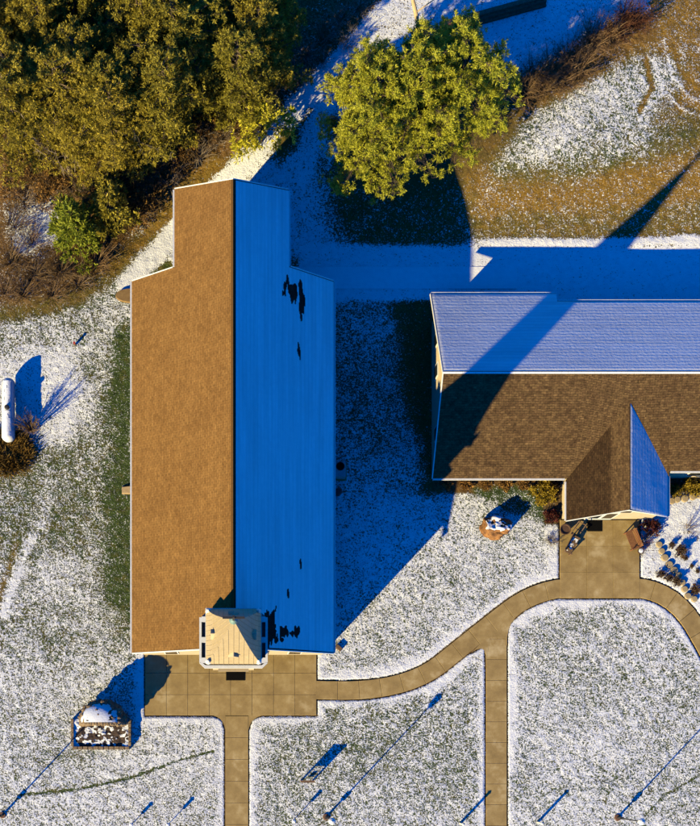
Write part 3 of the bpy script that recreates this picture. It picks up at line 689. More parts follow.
# ------------------------------------------------------------------ house
HO = (22.0, 25.0, 0.0)
house = thing('house', 'brown shingled hall with snowy north slope and gabled entrance facing the concrete court', 'house', HO)
HR, HE = 5.0, 2.35; YR = 25.28; XH = 13.85; XHE = 45.0
TS = (HR - HE) / (YR - 18.84); TN = (HR - HE) / (31.64 - YR)
def hz(y): return HR - (YR - y) * TS if y < YR else HR - (y - YR) * TN
Hp = lambda x, y: (x, y, hz(y))
XV = 23.12; XVE = 30.2; PRX = 26.82; PH_ = 4.25; YP = 16.25
YV = YR - (HR - PH_) / TS      # where the porch ridge meets the main slope
hr = MB()
stepped_roof(hr, Hp(XH, 18.84), Hp(XV + .1, 18.84), Hp(XH + .25, YR), Hp(XV + .1, YR), .16, .008)
# slope over and beyond the porch, cut along the valleys
def strip_roof(m, x0, x1, ylo, row=.16):
    stepped_roof(m, Hp(x0, ylo), Hp(x1, ylo), Hp(x0, YR), Hp(x1, YR), row, .008, u0=x0 - XH)
nseg = 22
for i in range(nseg):
    x0 = XV + .1 + (XVE - XV - .1) * i / nseg; x1 = XV + .1 + (XVE - XV - .1) * (i + 1) / nseg; xm = (x0 + x1) / 2
    t = (xm - XV) / (PRX - XV) if xm < PRX else (XVE - xm) / (XVE - PRX)
    strip_roof(hr, x0, x1, 18.84 + max(0, t - .08) * (YV - 18.84))
stepped_roof(hr, Hp(XVE, 19.3), Hp(XHE, 19.3), Hp(XVE, YR), Hp(XHE, YR), .16, .008, u0=XVE - XH)
slab_under(hr, [Hp(XH, 18.84), Hp(XVE, 18.84), Hp(XVE, YR), Hp(XH + .25, YR)], .18); slab_under(hr, [Hp(XVE + .003, 19.3), Hp(XHE, 19.3), Hp(XHE, YR), Hp(XVE + .003, YR)], .18)
hroof = hr.build('roof', M_SH_HO, house); hroof['label'] = 'mottled brown shingled south slope'
hn = MB(); XN = 22.4; YN2 = 31.02
stepped_roof(hn, Hp(XN, 31.64), Hp(XH - .12, 31.64), Hp(XN, YR), Hp(XH + .25, YR), .16, .008)
stepped_roof(hn, Hp(XHE, YN2), Hp(XN, YN2), Hp(XHE, YR), Hp(XN, YR), .16, .008)
slab_under(hn, [Hp(XH + .25, YR), Hp(XN, YR), Hp(XN, 31.64), Hp(XH - .12, 31.64)], .18); slab_under(hn, [Hp(XN + .003, YR), Hp(XHE, YR), Hp(XHE, YN2), Hp(XN + .003, YN2)], .18)
hnr = hn.build('roof', M_SH_HO, house); hnr['label'] = 'snow covered north slope'
snow_sheet('snow_cover', M_SN_HO, Hp(XH - .08, 31.6), Hp(XN, 31.6), Hp(XH + .27, YR + .1), Hp(XN, YR + .1), house, .03, None, HO, .12, (1, 1, 1, 0))
snow_sheet('snow_cover', M_SN_HO, Hp(XN, YN2 - .04), Hp(XHE, YN2 - .04), Hp(XN, YR + .1), Hp(XHE, YR + .1), house, .03, None, HO, .12, (1, 1, 0, 1))
m = MB()
for i in range(70):
    x0 = XH + .2 + i * (XHE - XH - .2) / 70; x1 = x0 + (XHE - XH - .2) / 70 - .01
    m.hull8([(x0, YR - .075, hz(YR - .075) + .012), (x1, YR - .075, hz(YR - .075) + .012), (x1, YR + .06, hz(YR + .06) + .012), (x0, YR + .06, hz(YR + .06) + .012)], [(x0, YR - .06, hz(YR - .075) + .05), (x1, YR - .06, hz(YR - .075) + .05), (x1, YR + .04, HR + .035), (x0, YR + .04, HR + .035)])
m.build('ridge_cap', M_SNOW, hroof)
gutter(hroof, (XH, 18.78, HE), (XV - .1, 18.78, HE)); gutter(hroof, (XVE + .1, 19.24, hz(19.3)), (XHE, 19.24, hz(19.3)))
gutter(hnr, (XH - .1, 31.7, HE), (XN, 31.7, HE)); gutter(hnr, (XN + .06, YN2 + .06, hz(YN2)), (XHE, YN2 + .06, hz(YN2)))
def xrake(parent, a, b, dx):
    a, b = Vector(a), Vector(b); m = MB(); o = Vector((dx, 0, 0)); A = [a, b, b + o, a + o]
    m.hull8([p + Vector((0, 0, -.2)) for p in A], [p + Vector((0, 0, .03)) for p in A]); return m.build('rake_board', M_WHITE, parent)
xrake(hroof, Hp(XH - .003, 18.84), Hp(XH + .247, YR - .01), -.06); xrake(hnr, Hp(XH - .123, 31.64), Hp(XH + .247, YR + .01), -.06)
wm = MB(); Pq = [(19.4, 0), (30.5, 0), (30.5, hz(30.5) - .19), (YR, HR - .19), (19.4, hz(19.4) - .19)]
wm.hull8([(14.2, y, z) for y, z in Pq], [(44.6, y, z) for y, z in Pq]); hw = wm.build('wall', M_CREAM, house)
for y, z in ((26.4, 1.9), (22.1, 1.9), (28.6, 1.9)): window(hw, (14.198, y, z), 1.0, 1.3, 'x', -1)
for x in (16.5, 20.0): window(hw, (x, 19.398, 1.5), 1.2, 1.2, 'y', -1)
for x in (32.5, 37): window(hw, (x, 19.398, 1.5), 1.2, 1.2, 'y', -1)
# entrance gable
def pz(x): return PH_ - (PRX - x) * (PH_ - HE) / (PRX - XV) if x < PRX else PH_ - (x - PRX) * (PH_ - HE) / (XVE - PRX)
pm = MB()
stepped_roof(pm, (XV, 18.75, HE), (XV, 15.9, HE), (PRX, YV + .05, PH_), (PRX, YP, PH_), .16, .008)
slab_under(pm, [(XV, 15.9, HE), (PRX, YP, PH_), (PRX, YV, PH_), (XV, 18.75, HE)], .16)
pw_ = pm.build('entrance_roof', M_SH_HO, house); pw_['label'] = 'dark brown west slope over the entrance'
me = pw_.data; at = me.attributes.new('dark_area', 'FLOAT', 'POINT')
at.data.foreach_set('value', [float(sstep(PRX - XV - .95, PRX - XV - 1.15, (v.co.x + HO[0]) - XV)) for v in me.vertices])  # darker from the eave to just short of the ridge
pe = MB()
stepped_roof(pe, (XVE, 16.2, HE), (XVE, 19.2, HE), (PRX, YP, PH_), (PRX, YV + .05, PH_), .16, .008)
slab_under(pe, [(XVE, 19.2, HE), (PRX, YV, PH_), (PRX, YP, PH_), (XVE, 16.2, HE)], .16)
per = pe.build('entrance_roof', M_SH_HO, house); per['label'] = 'snow covered east slope over the entrance'
snow_sheet('snow_cover', M_SN_HO, (XVE - .04, 16.1, HE + .02), (XVE - .04, 19.3, HE + .02), (PRX + .06, YP + .05, PH_), (PRX + .06, YV, PH_), house, .03, None, HO, .1)
gutter(pw_, (XV - .06, 15.92, HE), (XV - .06, 18.6, HE), .1); gutter(per, (XVE + .06, 16.2, HE), (XVE + .06, 19.0, HE), .1)
for a, b, par in (((XV, 15.897, HE), (PRX - .01, YP - .003, PH_), pw_), ((XVE, 16.197, HE), (PRX + .01, YP - .003, PH_), per)): rake(par, a, b, hgt=.2, dy=-.03)
m = MB(); zf = lambda x: pz(x) - .17
Pg = [(23.5, 0), (29.8, 0), (29.8, zf(29.8)), (PRX, zf(PRX)), (23.5, zf(23.5))]
m.hull8([(x, 16.5, z) for x, z in Pg], [(x, 19.5, z) for x, z in Pg]); ew = m.build('entrance_wall', M_CREAM, house)
m = MB(); m.box((26.0, 16.47, 1.1), (1.9, .05, 2.2)); d = m.build('door', M_WHITE, ew)
for s_ in (-.47, .47): MB().box((26.0 + s_, 16.44, 1.25), (.7, .02, 1.5)).build('pane', M_DARK, d)
for x in (25.6, 27.2): window(ew, (x, 16.498, 2.6), .9, .7, 'y', -1)

# ------------------------------------------------------------------ trees and shrubs
def unit(a): return a / np.maximum(np.linalg.norm(a, axis=1, keepdims=True), 1e-9)
def blades(C, D, nb, ln, wd, spread, r):
    n = len(C); C = np.repeat(C, nb, 0); D = np.repeat(D, nb, 0)
    d = unit(D + r.normal(0, spread, D.shape)); l = ln * r.uniform(.6, 1.25, (n * nb, 1)); w = wd * r.uniform(.7, 1.3, (n * nb, 1))
    s = unit(np.cross(d, unit(r.normal(0, 1, d.shape)))) * w / 2
    up = unit(np.cross(d, s)) * w * .2
    V = np.stack([C, C + d * l * .55 + s, C + d * l, C + d * l * .55 - s + up], 1).reshape(-1, 3)
    F = np.arange(len(V)).reshape(-1, 4); return V, F
def make_conifer(seed, height, rad, clear, nl, tuft, nb, ln, wd, droop=.1, lumpy=.35, spread=.55, pw=.75, lat=.28, clus=0.0):
    r = np.random.default_rng(seed); mb = MB()
    lean = r.normal(0, .04, 2)
    mb.tube([(lean[0] * z, lean[1] * z, z) for z in np.linspace(-.2, height * .97, 7)], list(np.linspace(.045 * rad + .06, .02, 7)), 7)
    C = []; D = []
    for i in range(nl):
        t = (i + .5) / nl; z = clear + (height - clear) * t ** .85; az = i * 2.39996 + r.normal(0, .25)
        lob = 1 + lumpy * math.sin(2 * az + seed) * .5 + lumpy * r.normal(0, .45)
        Lb = max(.35, rad * (1 - t ** 1.6) ** pw * lob)
        rise = (.15 + .75 * t) * Lb * .55 - droop * Lb; dirv = np.array([math.cos(az), math.sin(az), 0]); side = np.array([-dirv[1], dirv[0], 0]); bend = r.normal(0, .14)
        P = []
        for q in np.linspace(0, 1, 5): P.append(np.array([lean[0] * z, lean[1] * z, z]) + dirv * Lb * q + side * bend * Lb * q * q + np.array([0, 0, rise * q - droop * Lb * q * q * .6]))
        mb.tube([tuple(p) for p in P], list(np.linspace(.022 * Lb + .012, .008, 5)), 4, False)
        n = int(tuft * Lb) + 3
        q = r.uniform(.22, 1.03, n) ** .75; sd = r.normal(0, lat, n) * (1.15 - q * .6) * Lb * .75; idx = np.clip(q * 4, 0, 3.999); ii = idx.astype(int); fr = (idx - ii)[:, None]
        PP = np.array(P); base = PP[ii] * (1 - fr) + PP[ii + 1] * fr
        c = base + side * sd[:, None] + np.c_[np.zeros(n), np.zeros(n), r.normal(.04, .10, n)]
        if clus:
            m_ = max(2, int(Lb * clus)); pick = r.integers(0, m_, n); c = c[pick] + r.normal(0, .13, (n, 3)); sd = sd[pick]
        C.append(c); D.append(unit(dirv * .8 + side * np.sign(sd)[:, None] * .5 + np.array([0, 0, .45])))
        # side twigs carry the tufts
        for k in range(0, n, 3): mb.tube([tuple(base[k]), tuple(c[k])], [.009, .005], 3, False)
    V, F = blades(np.concatenate(C), np.concatenate(D), nb, ln, wd, spread, r)
    return mb, V, F
def conifer_thing(name, label, cat, group, mat, mbvf, loc, rz, sc=1.0):
    mb, V, F = mbvf; t = thing(name, label, cat, loc, rz, group); t.scale = (sc,) * 3
    mb.build('trunk', M_BARK, t, world=False); mesh_np('crown', V, F, mat, t); return t
def base_of(u, v, h, hz_=None):
    x, y = G(u, v, h); return x, y, bankf(x, y)
cedars = []
specs = [(11, 9.0, 3.1), (12, 8.6, 2.8), (13, 9.4, 3.3), (14, 8.2, 2.5)]
LAB_G = 'tall olive green conifer deep inside the dense grove'
LAB_E = 'tall olive green conifer on the grove edge facing the lane'
LAB_S = 'tall olive green conifer on the grove edge above the brown shrubs'
grove = [(22, 22, 0), (78, 12, 1), (128, 30, 2), (186, 14, 0), (238, 28, 2), (266, 12, 3), (28, 78, 2), (84, 72, 0), (140, 84, 1), (196, 62, 2), (238, 74, 3), (10, 118, 1), (60, 116, 2), (108, 122, 0), (160, 104, 3),
         (-14, 50, 0), (50, -16, 2), (150, -14, 0), (214, -18, 1), (262, 48, 3), (170, 48, 1), (52, 46, 3), (104, 104, 3)]
for i, (u, v, k) in enumerate(grove):
    s_ = random.uniform(.92, 1.1); hh = specs[k][1] * .55; x, y, z = base_of(u, v, hh + 1)
    rz = random.uniform(0, 6.28)
    first = next((c for c in cedars if c[0] == k), None)
    lab = LAB_E if u + v * 1.3 > 300 else LAB_S if v > 120 else LAB_G
    if first is None:
        t = conifer_thing('conifer', lab, 'tree', 'conifers in the grove', M_CEDAR, make_conifer(specs[k][0], specs[k][1], specs[k][2], 1.2, 70, 19, 12, .24, .045, droop=.1, lumpy=.3, spread=1.0, pw=.45, lat=.24), (x, y, z), rz, s_); cedars.append((k, t))
    else:
        t = copy_tree(first[1]); t.location = (x, y, z); t.rotation_euler = (0, 0, rz); t.scale = (s_,) * 3; t['label'] = lab
x, y, z = base_of(374, 116, 6.5); conifer_thing('pine_tree', 'big yellow green pine whose crown overhangs the shaded lane', 'tree', None, M_PINE, make_conifer(31, 9.8, 3.9, 3.4, 78, 26, 16, .22, .036, droop=.1, lumpy=.34, spread=1.2, pw=.55, lat=.24, clus=4.2), (x, y, z), .6)
x, y, z = base_of(462, 84, 6.5); conifer_thing('pine_tree', 'yellow green pine next to the brown thicket by the field', 'tree', None, M_PINE, make_conifer(32, 9.8, 3.7, 2.2, 72, 26, 16, .22, .036, droop=.1, lumpy=.34, spread=1.2, pw=.55, lat=.24, clus=4.2), (x, y, z), 2.1)
x, y, z = base_of(416, 104, 6.5); conifer_thing('pine_tree', 'yellow green pine standing between the lane pine and the thicket pine', 'tree', None, M_PINE, make_conifer(33, 10.2, 3.9, 2.4, 72, 26, 16, .22, .036, droop=.1, lumpy=.3, spread=1.2, pw=.55, lat=.24, clus=4.2), (x, y, z), 4.0)
x, y, z = base_of(262, 128, 2.6); conifer_thing('young_pine', 'loose young pine leaning over the sunlit snow strip by the lane', 'tree', None, M_PINE, make_conifer(34, 3.6, 1.8, .8, 30, 10, 8, .34, .08, droop=.15, lumpy=.6, spread=.75, lat=.25), (x, y, z), 1.0)
x, y, z = base_of(75, 226, 3); conifer_thing('young_evergreen', 'small bright green evergreen at the southern edge of the grove', 'tree', None, M_YEW, make_conifer(35, 4.6, 1.8, .4, 46, 15, 8, .32, .09, droop=.1, lumpy=.4), (x, y, z), 0)
x, y, z = base_of(112, 205, 3); conifer_thing('young_evergreen', 'small olive evergreen among brown leaves near the church corner', 'tree', None, M_CEDAR, make_conifer(36, 4.8, 1.7, .4, 40, 13, 8, .32, .09, droop=.1, lumpy=.5), (x, y, z), 0)

def make_twigs(seed, h, rad, n, sub=3, thick=.014, flat=.6):
    r = np.random.default_rng(seed); mb = MB()
    for i in range(n):
        az = r.uniform(0, 6.283); b = r.uniform(0, .3) * rad; p = np.array([math.cos(az) * b, math.sin(az) * b, 0.0]); az += r.normal(0, .5); out = rad * r.uniform(.25, 1.0); hh = h * r.uniform(.5, 1.0)
        d = np.array([math.cos(az), math.sin(az), 0]); P = [tuple(p + d * out * q ** 1.3 + np.array([0, 0, hh * (q - .25 * flat * q * q)]) + r.normal(0, .05, 3) * q) for q in (0, .35, .7, 1)]
        mb.tube(P, [thick, thick * .8, thick * .6, thick * .3], 3, False)
        for k in range(sub):
            q = r.uniform(.3, .95); ii = min(int(q * 3), 2); a = np.array(P[ii]) * (1 - (q * 3 - ii)) + np.array(P[ii + 1]) * (q * 3 - ii)
            e = a + unit((d + r.normal(0, .8, 3) + np.array([0, 0, .3]))[None])[0] * r.uniform(.25, .6) * rad * .6
            mb.tube([tuple(a), tuple((a + e) / 2 + r.normal(0, .03, 3)), tuple(e)], [thick * .6, thick * .45, thick * .2], 3, False)
    return mb
def leaf_cloud(seed, h, rad, n, size):
    r = np.random.default_rng(seed); d = unit(r.normal(0, 1, (n, 3))); d[:, 2] = np.abs(d[:, 2]); q = r.uniform(.35, 1, (n, 1)) ** .5
    lump = .8 + .35 * np.sin(d[:, :1] * 5 + seed) * np.sin(d[:, 1:2] * 5 + seed * 2)
    C = d * q * lump * np.array([rad, rad, h]); return blades(C, unit(d + r.normal(0, .5, d.shape)), 3, size, size * .45, .7, r)
protos = {}
def shrub(kind, key, u, v, h, label, group=None, sc=1.0, name='bare_shrub', cat='shrub'):
    x, y = G(u, v, h * .5); z = bankf(x, y) - .03
    if key in protos:
        t = copy_tree(protos[key]); t.location = (x, y, z); t.rotation_euler = (0, 0, random.uniform(0, 6.28)); t.scale = (sc, sc, sc * random.uniform(.9, 1.1)); tag(t, label, cat, group); return t
    t = thing(name, label, cat, (x, y, z), random.uniform(0, 6.28), group); t.scale = (sc,) * 3; kind(t); protos[key] = t; return t
def k_twig(seed, h, rad, n, mat, sub=3, leaf=None, nleaf=0, th=.014):
    def f(t):
        make_twigs(seed, h, rad, n, sub, th).build('branches', mat, t, world=False)
        if leaf:
            V, F = leaf_cloud(seed + 1, h * .95, rad * .95, nleaf, .13); mesh_np('leaves', V, F, leaf, t)
    return f
def k_leaf(seed, h, rad, n, size, mat, bark=M_BARK):
    def f(t):
        make_twigs(seed, h * .9, rad * .85, 16, 2, .016).build('branches', bark, t, world=False); V, F = leaf_cloud(seed, h, rad, n, size); mesh_np('foliage', V, F, mat, t)
    return f
LB = 'bare brown twiggy shrub on the edge of the grove'; GB = 'bare brown shrubs edging the grove'
for i, (u, v) in enumerate([(12, 222), (8, 258), (32, 272), (58, 268), (76, 282), (20, 292), (50, 292), (94, 262), (2, 290), (30, 240)]):
    shrub(k_twig(41 + i % 2, 1.7, 1.7, 70, M_TWIG), ('tw', i % 2), u, v, 1.5, 'sprawling bare brown shrub at the wood edge above the lawn', 'bare brown shrubs above the lawn', random.uniform(.85, 1.15))
for i, (u, v) in enumerate([(130, 196), (158, 172), (186, 152), (118, 222), (212, 130), (234, 108), (150, 196), (96, 236), (10, 188), (176, 168), (50, 196), (20, 160), (60, 172), (92, 178), (128, 166), (150, 150), (190, 134), (206, 112), (36, 176), (108, 192), (136, 214)]):
    shrub(k_twig(45 + i % 2, 1.9, 1.5, 45, M_TWIG, 3, M_DRYLEAF, 420), ('lf', i % 2), u, v, 1.5, 'brown shrub with withered leaves along the conifer grove', 'withered leafy shrubs along the grove', random.uniform(.8, 1.15))
for i, (u, v) in enumerate([(196, 140), (216, 122), (170, 182), (140, 182), (78, 192), (24, 204), (246, 120), (268, 100), (286, 78), (306, 60), (324, 42), (300, 84), (340, 24), (322, 66), (346, 48), (360, 14), (222, 140), (200, 158), (285, 55)]):
    shrub(k_twig(48 + i % 2, 1.6, 1.35, 44, M_TWIGG, 4), ('gr', i % 2), u, v, 1.3, 'grey brown leafless brush beside the sunlit snow strip', 'leafless brush by the lane', random.uniform(.75, 1.15))
for i, (u, v) in enumerate([(530, 82), (548, 72), (566, 62), (584, 54), (556, 88), (540, 96), (602, 46), (575, 78), (590, 40), (520, 100)]):
    shrub(k_twig(52 + i % 2, 1.8, 1.5, 90, M_TWIG, 4), ('th', i % 2), u, v, 1.5, 'dense brown leafless bush in the thicket above the field', 'brown thicket bushes above the field', random.uniform(.85, 1.15))
for i, (u, v) in enumerate([(614, 36), (632, 26), (622, 18)]):
    shrub(k_twig(55, 1.7, 1.3, 100, M_TWIGR, 4), 'red', u, v, 1.5, 'reddish bare bush at the end of the thicket', 'reddish bushes at the thicket end', random.uniform(.9, 1.1))
for i, (u, v) in enumerate([(22, 100), (46, 122), (128, 112), (100, 48), (176, 96), (12, 60), (150, 140), (62, 150)]):
    shrub(k_twig(57 + i % 2, 8.6, 2.0, 26, M_TWIGG, 6, None, 0, .035), ('bt', i % 2), u, v, 7.5, 'leafless grey tree poking through the conifers of the grove', 'leafless trees among the conifers', random.uniform(.9, 1.1), 'bare_tree', 'tree')
# bushes in the house beds
shrub(k_leaf(61, 1.3, 1.15, 900, .16, M_GOLD), 'gold', 546, 491, 1.2, 'golden yellow bush in the bed beside the entrance wall', name='golden_bush', cat='bush')
shrub(k_leaf(62, .55, .55, 320, .14, M_REDLEAF), 'red1', 552, 516, .6, 'burgundy leaved bush south of the golden bush', name='burgundy_bush', cat='bush')
shrub(k_leaf(63, .9, .75, 420, .15, M_REDLEAF), 'red2', 652, 527, .8, 'burgundy bush at the east corner of the entrance', name='burgundy_bush', cat='bush')
shrub(k_twig(64, .7, .7, 60, M_TWIGR, 3), 'tw5', 646, 541, .6, 'twiggy red brown plant in snow behind the brown bench', name='bare_shrub')
shrub(k_twig(65, .5, .6, 50, M_TWIGG, 3), 'tw6', 552, 541, .5, 'frosted twiggy plant in the snow bed beside the snow dusted bench', name='bare_shrub')
for u, v, sc in ((676, 490, .8), (692, 486, 1.0), (704, 488, .9)): shrub(k_leaf(66, .8, .75, 420, .15, M_GOLD), 'gold2', u, v, .7, 'low golden brown bush against the south wall east of the entrance', 'golden bushes east of the entrance', sc, 'golden_bush', 'bush')
for u, v, sc in ((448, 484, .8), (466, 484, 1.0), (486, 484, .85), (506, 484, 1.0), (524, 485, .8)): shrub(k_leaf(67, .35, .6, 260, .14, M_DRYLEAF), 'mulch', u, v, .3, 'low withered brown plant in the bed along the south wall', 'withered plants along the south wall', sc, 'withered_plant', 'plant')
# cut-back perennials in the snowy bed
def k_clump(t):
    make_twigs(71, .75, .3, 60, 2, .02).build('stems', M_BARK, t, world=False); V, F = leaf_cloud(72, .55, .36, 170, .12); mesh_np('leaves', V, F, M_DARKLEAF, t)
for u, v, sc in ((661, 574, .9), (669, 578, .95), (676.5, 581.5, .95), (695, 590, 1.1), (681, 551, 1.3), (686, 558, .55), (692, 566, .5), (698, 571, .5), (672, 545, .7), (657, 524, .6)):
    shrub(k_clump, 'clump', u, v, .3, 'cut back brown perennial clump in the snowy bed by the stepping stones', 'cut back perennials in the snowy bed', sc, 'perennial_clump', 'plant')
shrub(k_twig(73, 1.2, .9, 22, M_TWIG, 2), 'sap2', 690, 528, .8, 'thin bare twigs standing in the snowy bed beneath the golden bushes', name='bare_shrub')
# bush and sapling by the gas tank
def k_grass(t):
    r = np.random.default_rng(77); n = 700; a = r.uniform(0, 6.283, n); q = np.sqrt(r.uniform(0, 1, n)) * 1.55
    C = np.c_[np.cos(a) * q, np.sin(a) * q, np.zeros(n)]; V, F = blades(C, unit(np.c_[np.cos(a) * .5, np.sin(a) * .5, np.ones(n)]), 3, .8, .05, .4, r); mesh_np('blades', V, F, M_STRAW, t)
shrub(k_grass, 'straw', 8, 453, .3, 'clump of orange brown dry grass at the end of the white gas tank', name='dry_grass_clump', cat='grass')
shrub(k_twig(78, 2.7, .95, 60, M_TWIG, 5, None, 0, .022), 'sap', 30, 428, 1.2, 'bare sapling beside the white gas tank', name='bare_sapling', cat='sapling')
# bleached dead tree at the top of the lane
x, y = G(424, 36, 2.0); z0 = bankf(x, y); dead = thing('dead_tree', 'bleached bare trunk with one thin branch beyond the pines', 'tree', (x, y, z0))
x2, y2 = G(404, -42, 5.5)
MB().tube([(0, 0, -.1), ((x2 - x) * .35, (y2 - y) * .3, 1.8), ((x2 - x) * .7, (y2 - y) * .68, 3.2), (x2 - x, y2 - y, 4.6)], [.17, .15, .12, .07], 9).build('trunk', M_PALEWOOD, dead, world=False)
MB().tube([((x2 - x) * .38, (y2 - y) * .33, 1.95), ((x2 - x) * .38 + .9, (y2 - y) * .33 + .35, 2.5), ((x2 - x) * .38 + 2.2, (y2 - y) * .33 + .9, 3.1)], [.055, .04, .015], 6).build('branch', M_PALEWOOD, dead, world=False)
# timber retaining wall
a = G(440, 33, 1.2); b = G(546, 4, 1.2); ang = math.atan2(b[1] - a[1], b[0] - a[0]); ln = math.hypot(b[0] - a[0], b[1] - a[1]); zb = 1.05
tw = thing('timber_retaining_wall', 'low dark timber wall holding the snow behind the pines', 'wall', (a[0], a[1], zb), ang)
for k in range(4):
    for j in range(3): MB().box((ln * (k + .5) / 4, j * .17, .12 + j * .21), (ln / 4 - .02, .3, .2)).build('timber', M_TIMBER, tw, world=False)

# ------------------------------------------------------------------ grotto and its planter
def blob(m, c, r, seed, seg=7, rings=4, jit=.2):
    q = random.Random(seed); n0 = len(m.v)
    for i in range(rings + 1):
        ph = math.pi * i / rings
        for k in range(seg):
            t = 2 * math.pi * k / seg; j = 1 + q.uniform(-jit, jit)
            m.v.append((c[0] + r[0] * math.sin(ph) * math.cos(t) * j, c[1] + r[1] * math.sin(ph) * math.sin(t) * j, c[2] - r[2] * math.cos(ph) * (1 + q.uniform(-jit, jit) * .5)))
    for i in range(rings):
        for k in range(seg):
            k2 = (k + 1) % seg; a = n0 + i * seg; m.face_uv((a + k, a + k2, a + seg + k2, a + seg + k), None)
gx, gy = G(104.5, 723); gr = thing('grotto', 'rounded fieldstone grotto with snow on its dome facing south', 'shrine', (gx, gy, 0))
def shell(rx, ry, rz_, n=26, mm=12, jit=0, seed=0):
    th = np.linspace(0, math.pi, n); ph = np.linspace(0, 1, mm); T, P = np.meshgrid(th, ph, indexing='ij'); T = T.ravel(); P = P.ravel()
    zz = np.where(P < .45, P / .45 * .62, .62 + (1 - .62) * np.sin((P - .45) / .55 * math.pi / 2)); rr = np.where(P < .45, 1, np.cos((P - .45) / .55 * math.pi / 2) ** .8)
    k = 1 + jit * (fbm(T * 3 + seed, P * 9, .55, 2, 5) - .5)
    return np.stack([np.cos(T) * rx * rr * k, np.sin(T) * ry * rr * k, zz * rz_ * k], 1), grid_faces(n, mm)
Vo, Fo = shell(1.62, 1.55, 2.25, jit=.16); Vi, Fi = shell(1.3, 1.2, 1.95)
V = np.concatenate([Vo, Vi]); F = np.concatenate([Fo[:, ::-1], Fi + len(Vo)])
n_, m_ = 26, 12; rim = []
for a0 in (0, n_ - 1):
    for k in range(m_ - 1): rim.append((a0 * m_ + k, a0 * m_ + k + 1, len(Vo) + a0 * m_ + k + 1, len(Vo) + a0 * m_ + k))
dome = mesh_np('dome', V, np.concatenate([F, np.array(rim)]), M_STONE, gr)
rs = MB()
for i in range(24):
    t = math.pi * (i + .5) / 24; p = i / 23.0
    x = -1.5 * math.cos(t) * (1 if True else 0); z = 1.35 + .88 * math.sin(t) if 0 < i < 23 else 1.2
    blob(rs, (x, -.04 + random.uniform(-.05, .05), z), (.17, .22, .14), i)
for i in range(10):
    for sx in (-1, 1): blob(rs, (sx * (1.46 + random.uniform(-.05, .05)), -.02, .1 + i * .13), (.2, .22, .11), i * 7 + sx)
rs.build('arch_stones', M_STONE, gr, world=False)
# stones bedded over the shell
st = MB(); q = random.Random(5)
for i in range(150):
    j = q.randrange(len(Vo)); c = Vo[j]
    if c[2] < .1: continue
    blob(st, tuple(c * .985), (q.uniform(.1, .19), q.uniform(.1, .19), q.uniform(.08, .12)), i + 300, 6, 4)
o = st.build('dome_stones', M_STONE, gr, world=False); o['kind'] = 'stuff'
Vs, Fs = shell(1.52, 1.44, 2.33, 70, 40); Vs[:, 2] += .05; k = Vs[:, 2] + (fbm(Vs[:, 0], Vs[:, 1] * 1.3, .32, 3, 8) - .5) * 1.5 - np.maximum(0, Vs[:, 0]) * .3
Fs = Fs[(k[Fs].min(1) > 1.72)]; mesh_np('snow_cap', Vs, Fs[:, ::-1], M_SNOW, gr, smooth=True)
px0, py0 = G(73, 748); px1, py1 = G(130, 719)
pl = thing('stone_planter', 'low fieldstone planter with dark soil and patchy snow before the grotto', 'planter', ((px0 + px1) / 2, (py0 + py1) / 2, 0)); lx, ly = (px1 - px0), (py1 - py0)
bd = MB(); nb_ = 11; qb = random.Random(9)
def block(cx, cy, dx, dy): bd.box((cx, cy, .2 + qb.uniform(-.02, .02)), (dx - .02, dy - .02, .52 + qb.uniform(-.03, .03)), qb.uniform(-.04, .04), (qb.uniform(.86, .96),) * 2)
for i in range(nb_):
    block(-lx / 2 + lx * (i + .5) / nb_, -ly / 2, lx / nb_, .24)
for i in range(6):
    for sx in (-1, 1): block(sx * lx / 2, -ly / 2 + .12 + (ly - .12) * (i + .5) / 6, .22, (ly - .12) / 6)
bd.build('stone_border', M_STONE, pl, world=False)
def heap(hx, hy, h, seed, mat, name, parent, z0=0.0, cut=None, cell=.4, n=90):
    a, b = np.meshgrid(np.linspace(-hx, hx, n), np.linspace(-hy, hy, n), indexing='ij'); a = a.ravel(); b = b.ravel()
    z = z0 + h * (fbm(a + seed * 9, b, cell, 3, seed) - .2); F = grid_faces(n, n)
    if cut is not None: kk = fbm(a + 3, b + seed, cut[0], 3, seed + 5) + cut[2](a, b); F = F[(kk[F].mean(1) > cut[1])]
    return mesh_np(name, np.stack([a, b, z], 1), F, mat, parent, smooth=True)
heap(lx / 2 - .05, ly / 2 - .02, .2, 3, M_SOIL, 'soil', pl, .26)
heap(lx / 2 - .05, ly / 2 - .02, .2, 3, M_SNOW, 'snow_patch', pl, .285, (.22, .55, lambda a, b: .35 * sstep(ly * .2, ly * .45, b) - .04 + .2 * sstep(lx * .35, lx * .48, np.abs(a))))

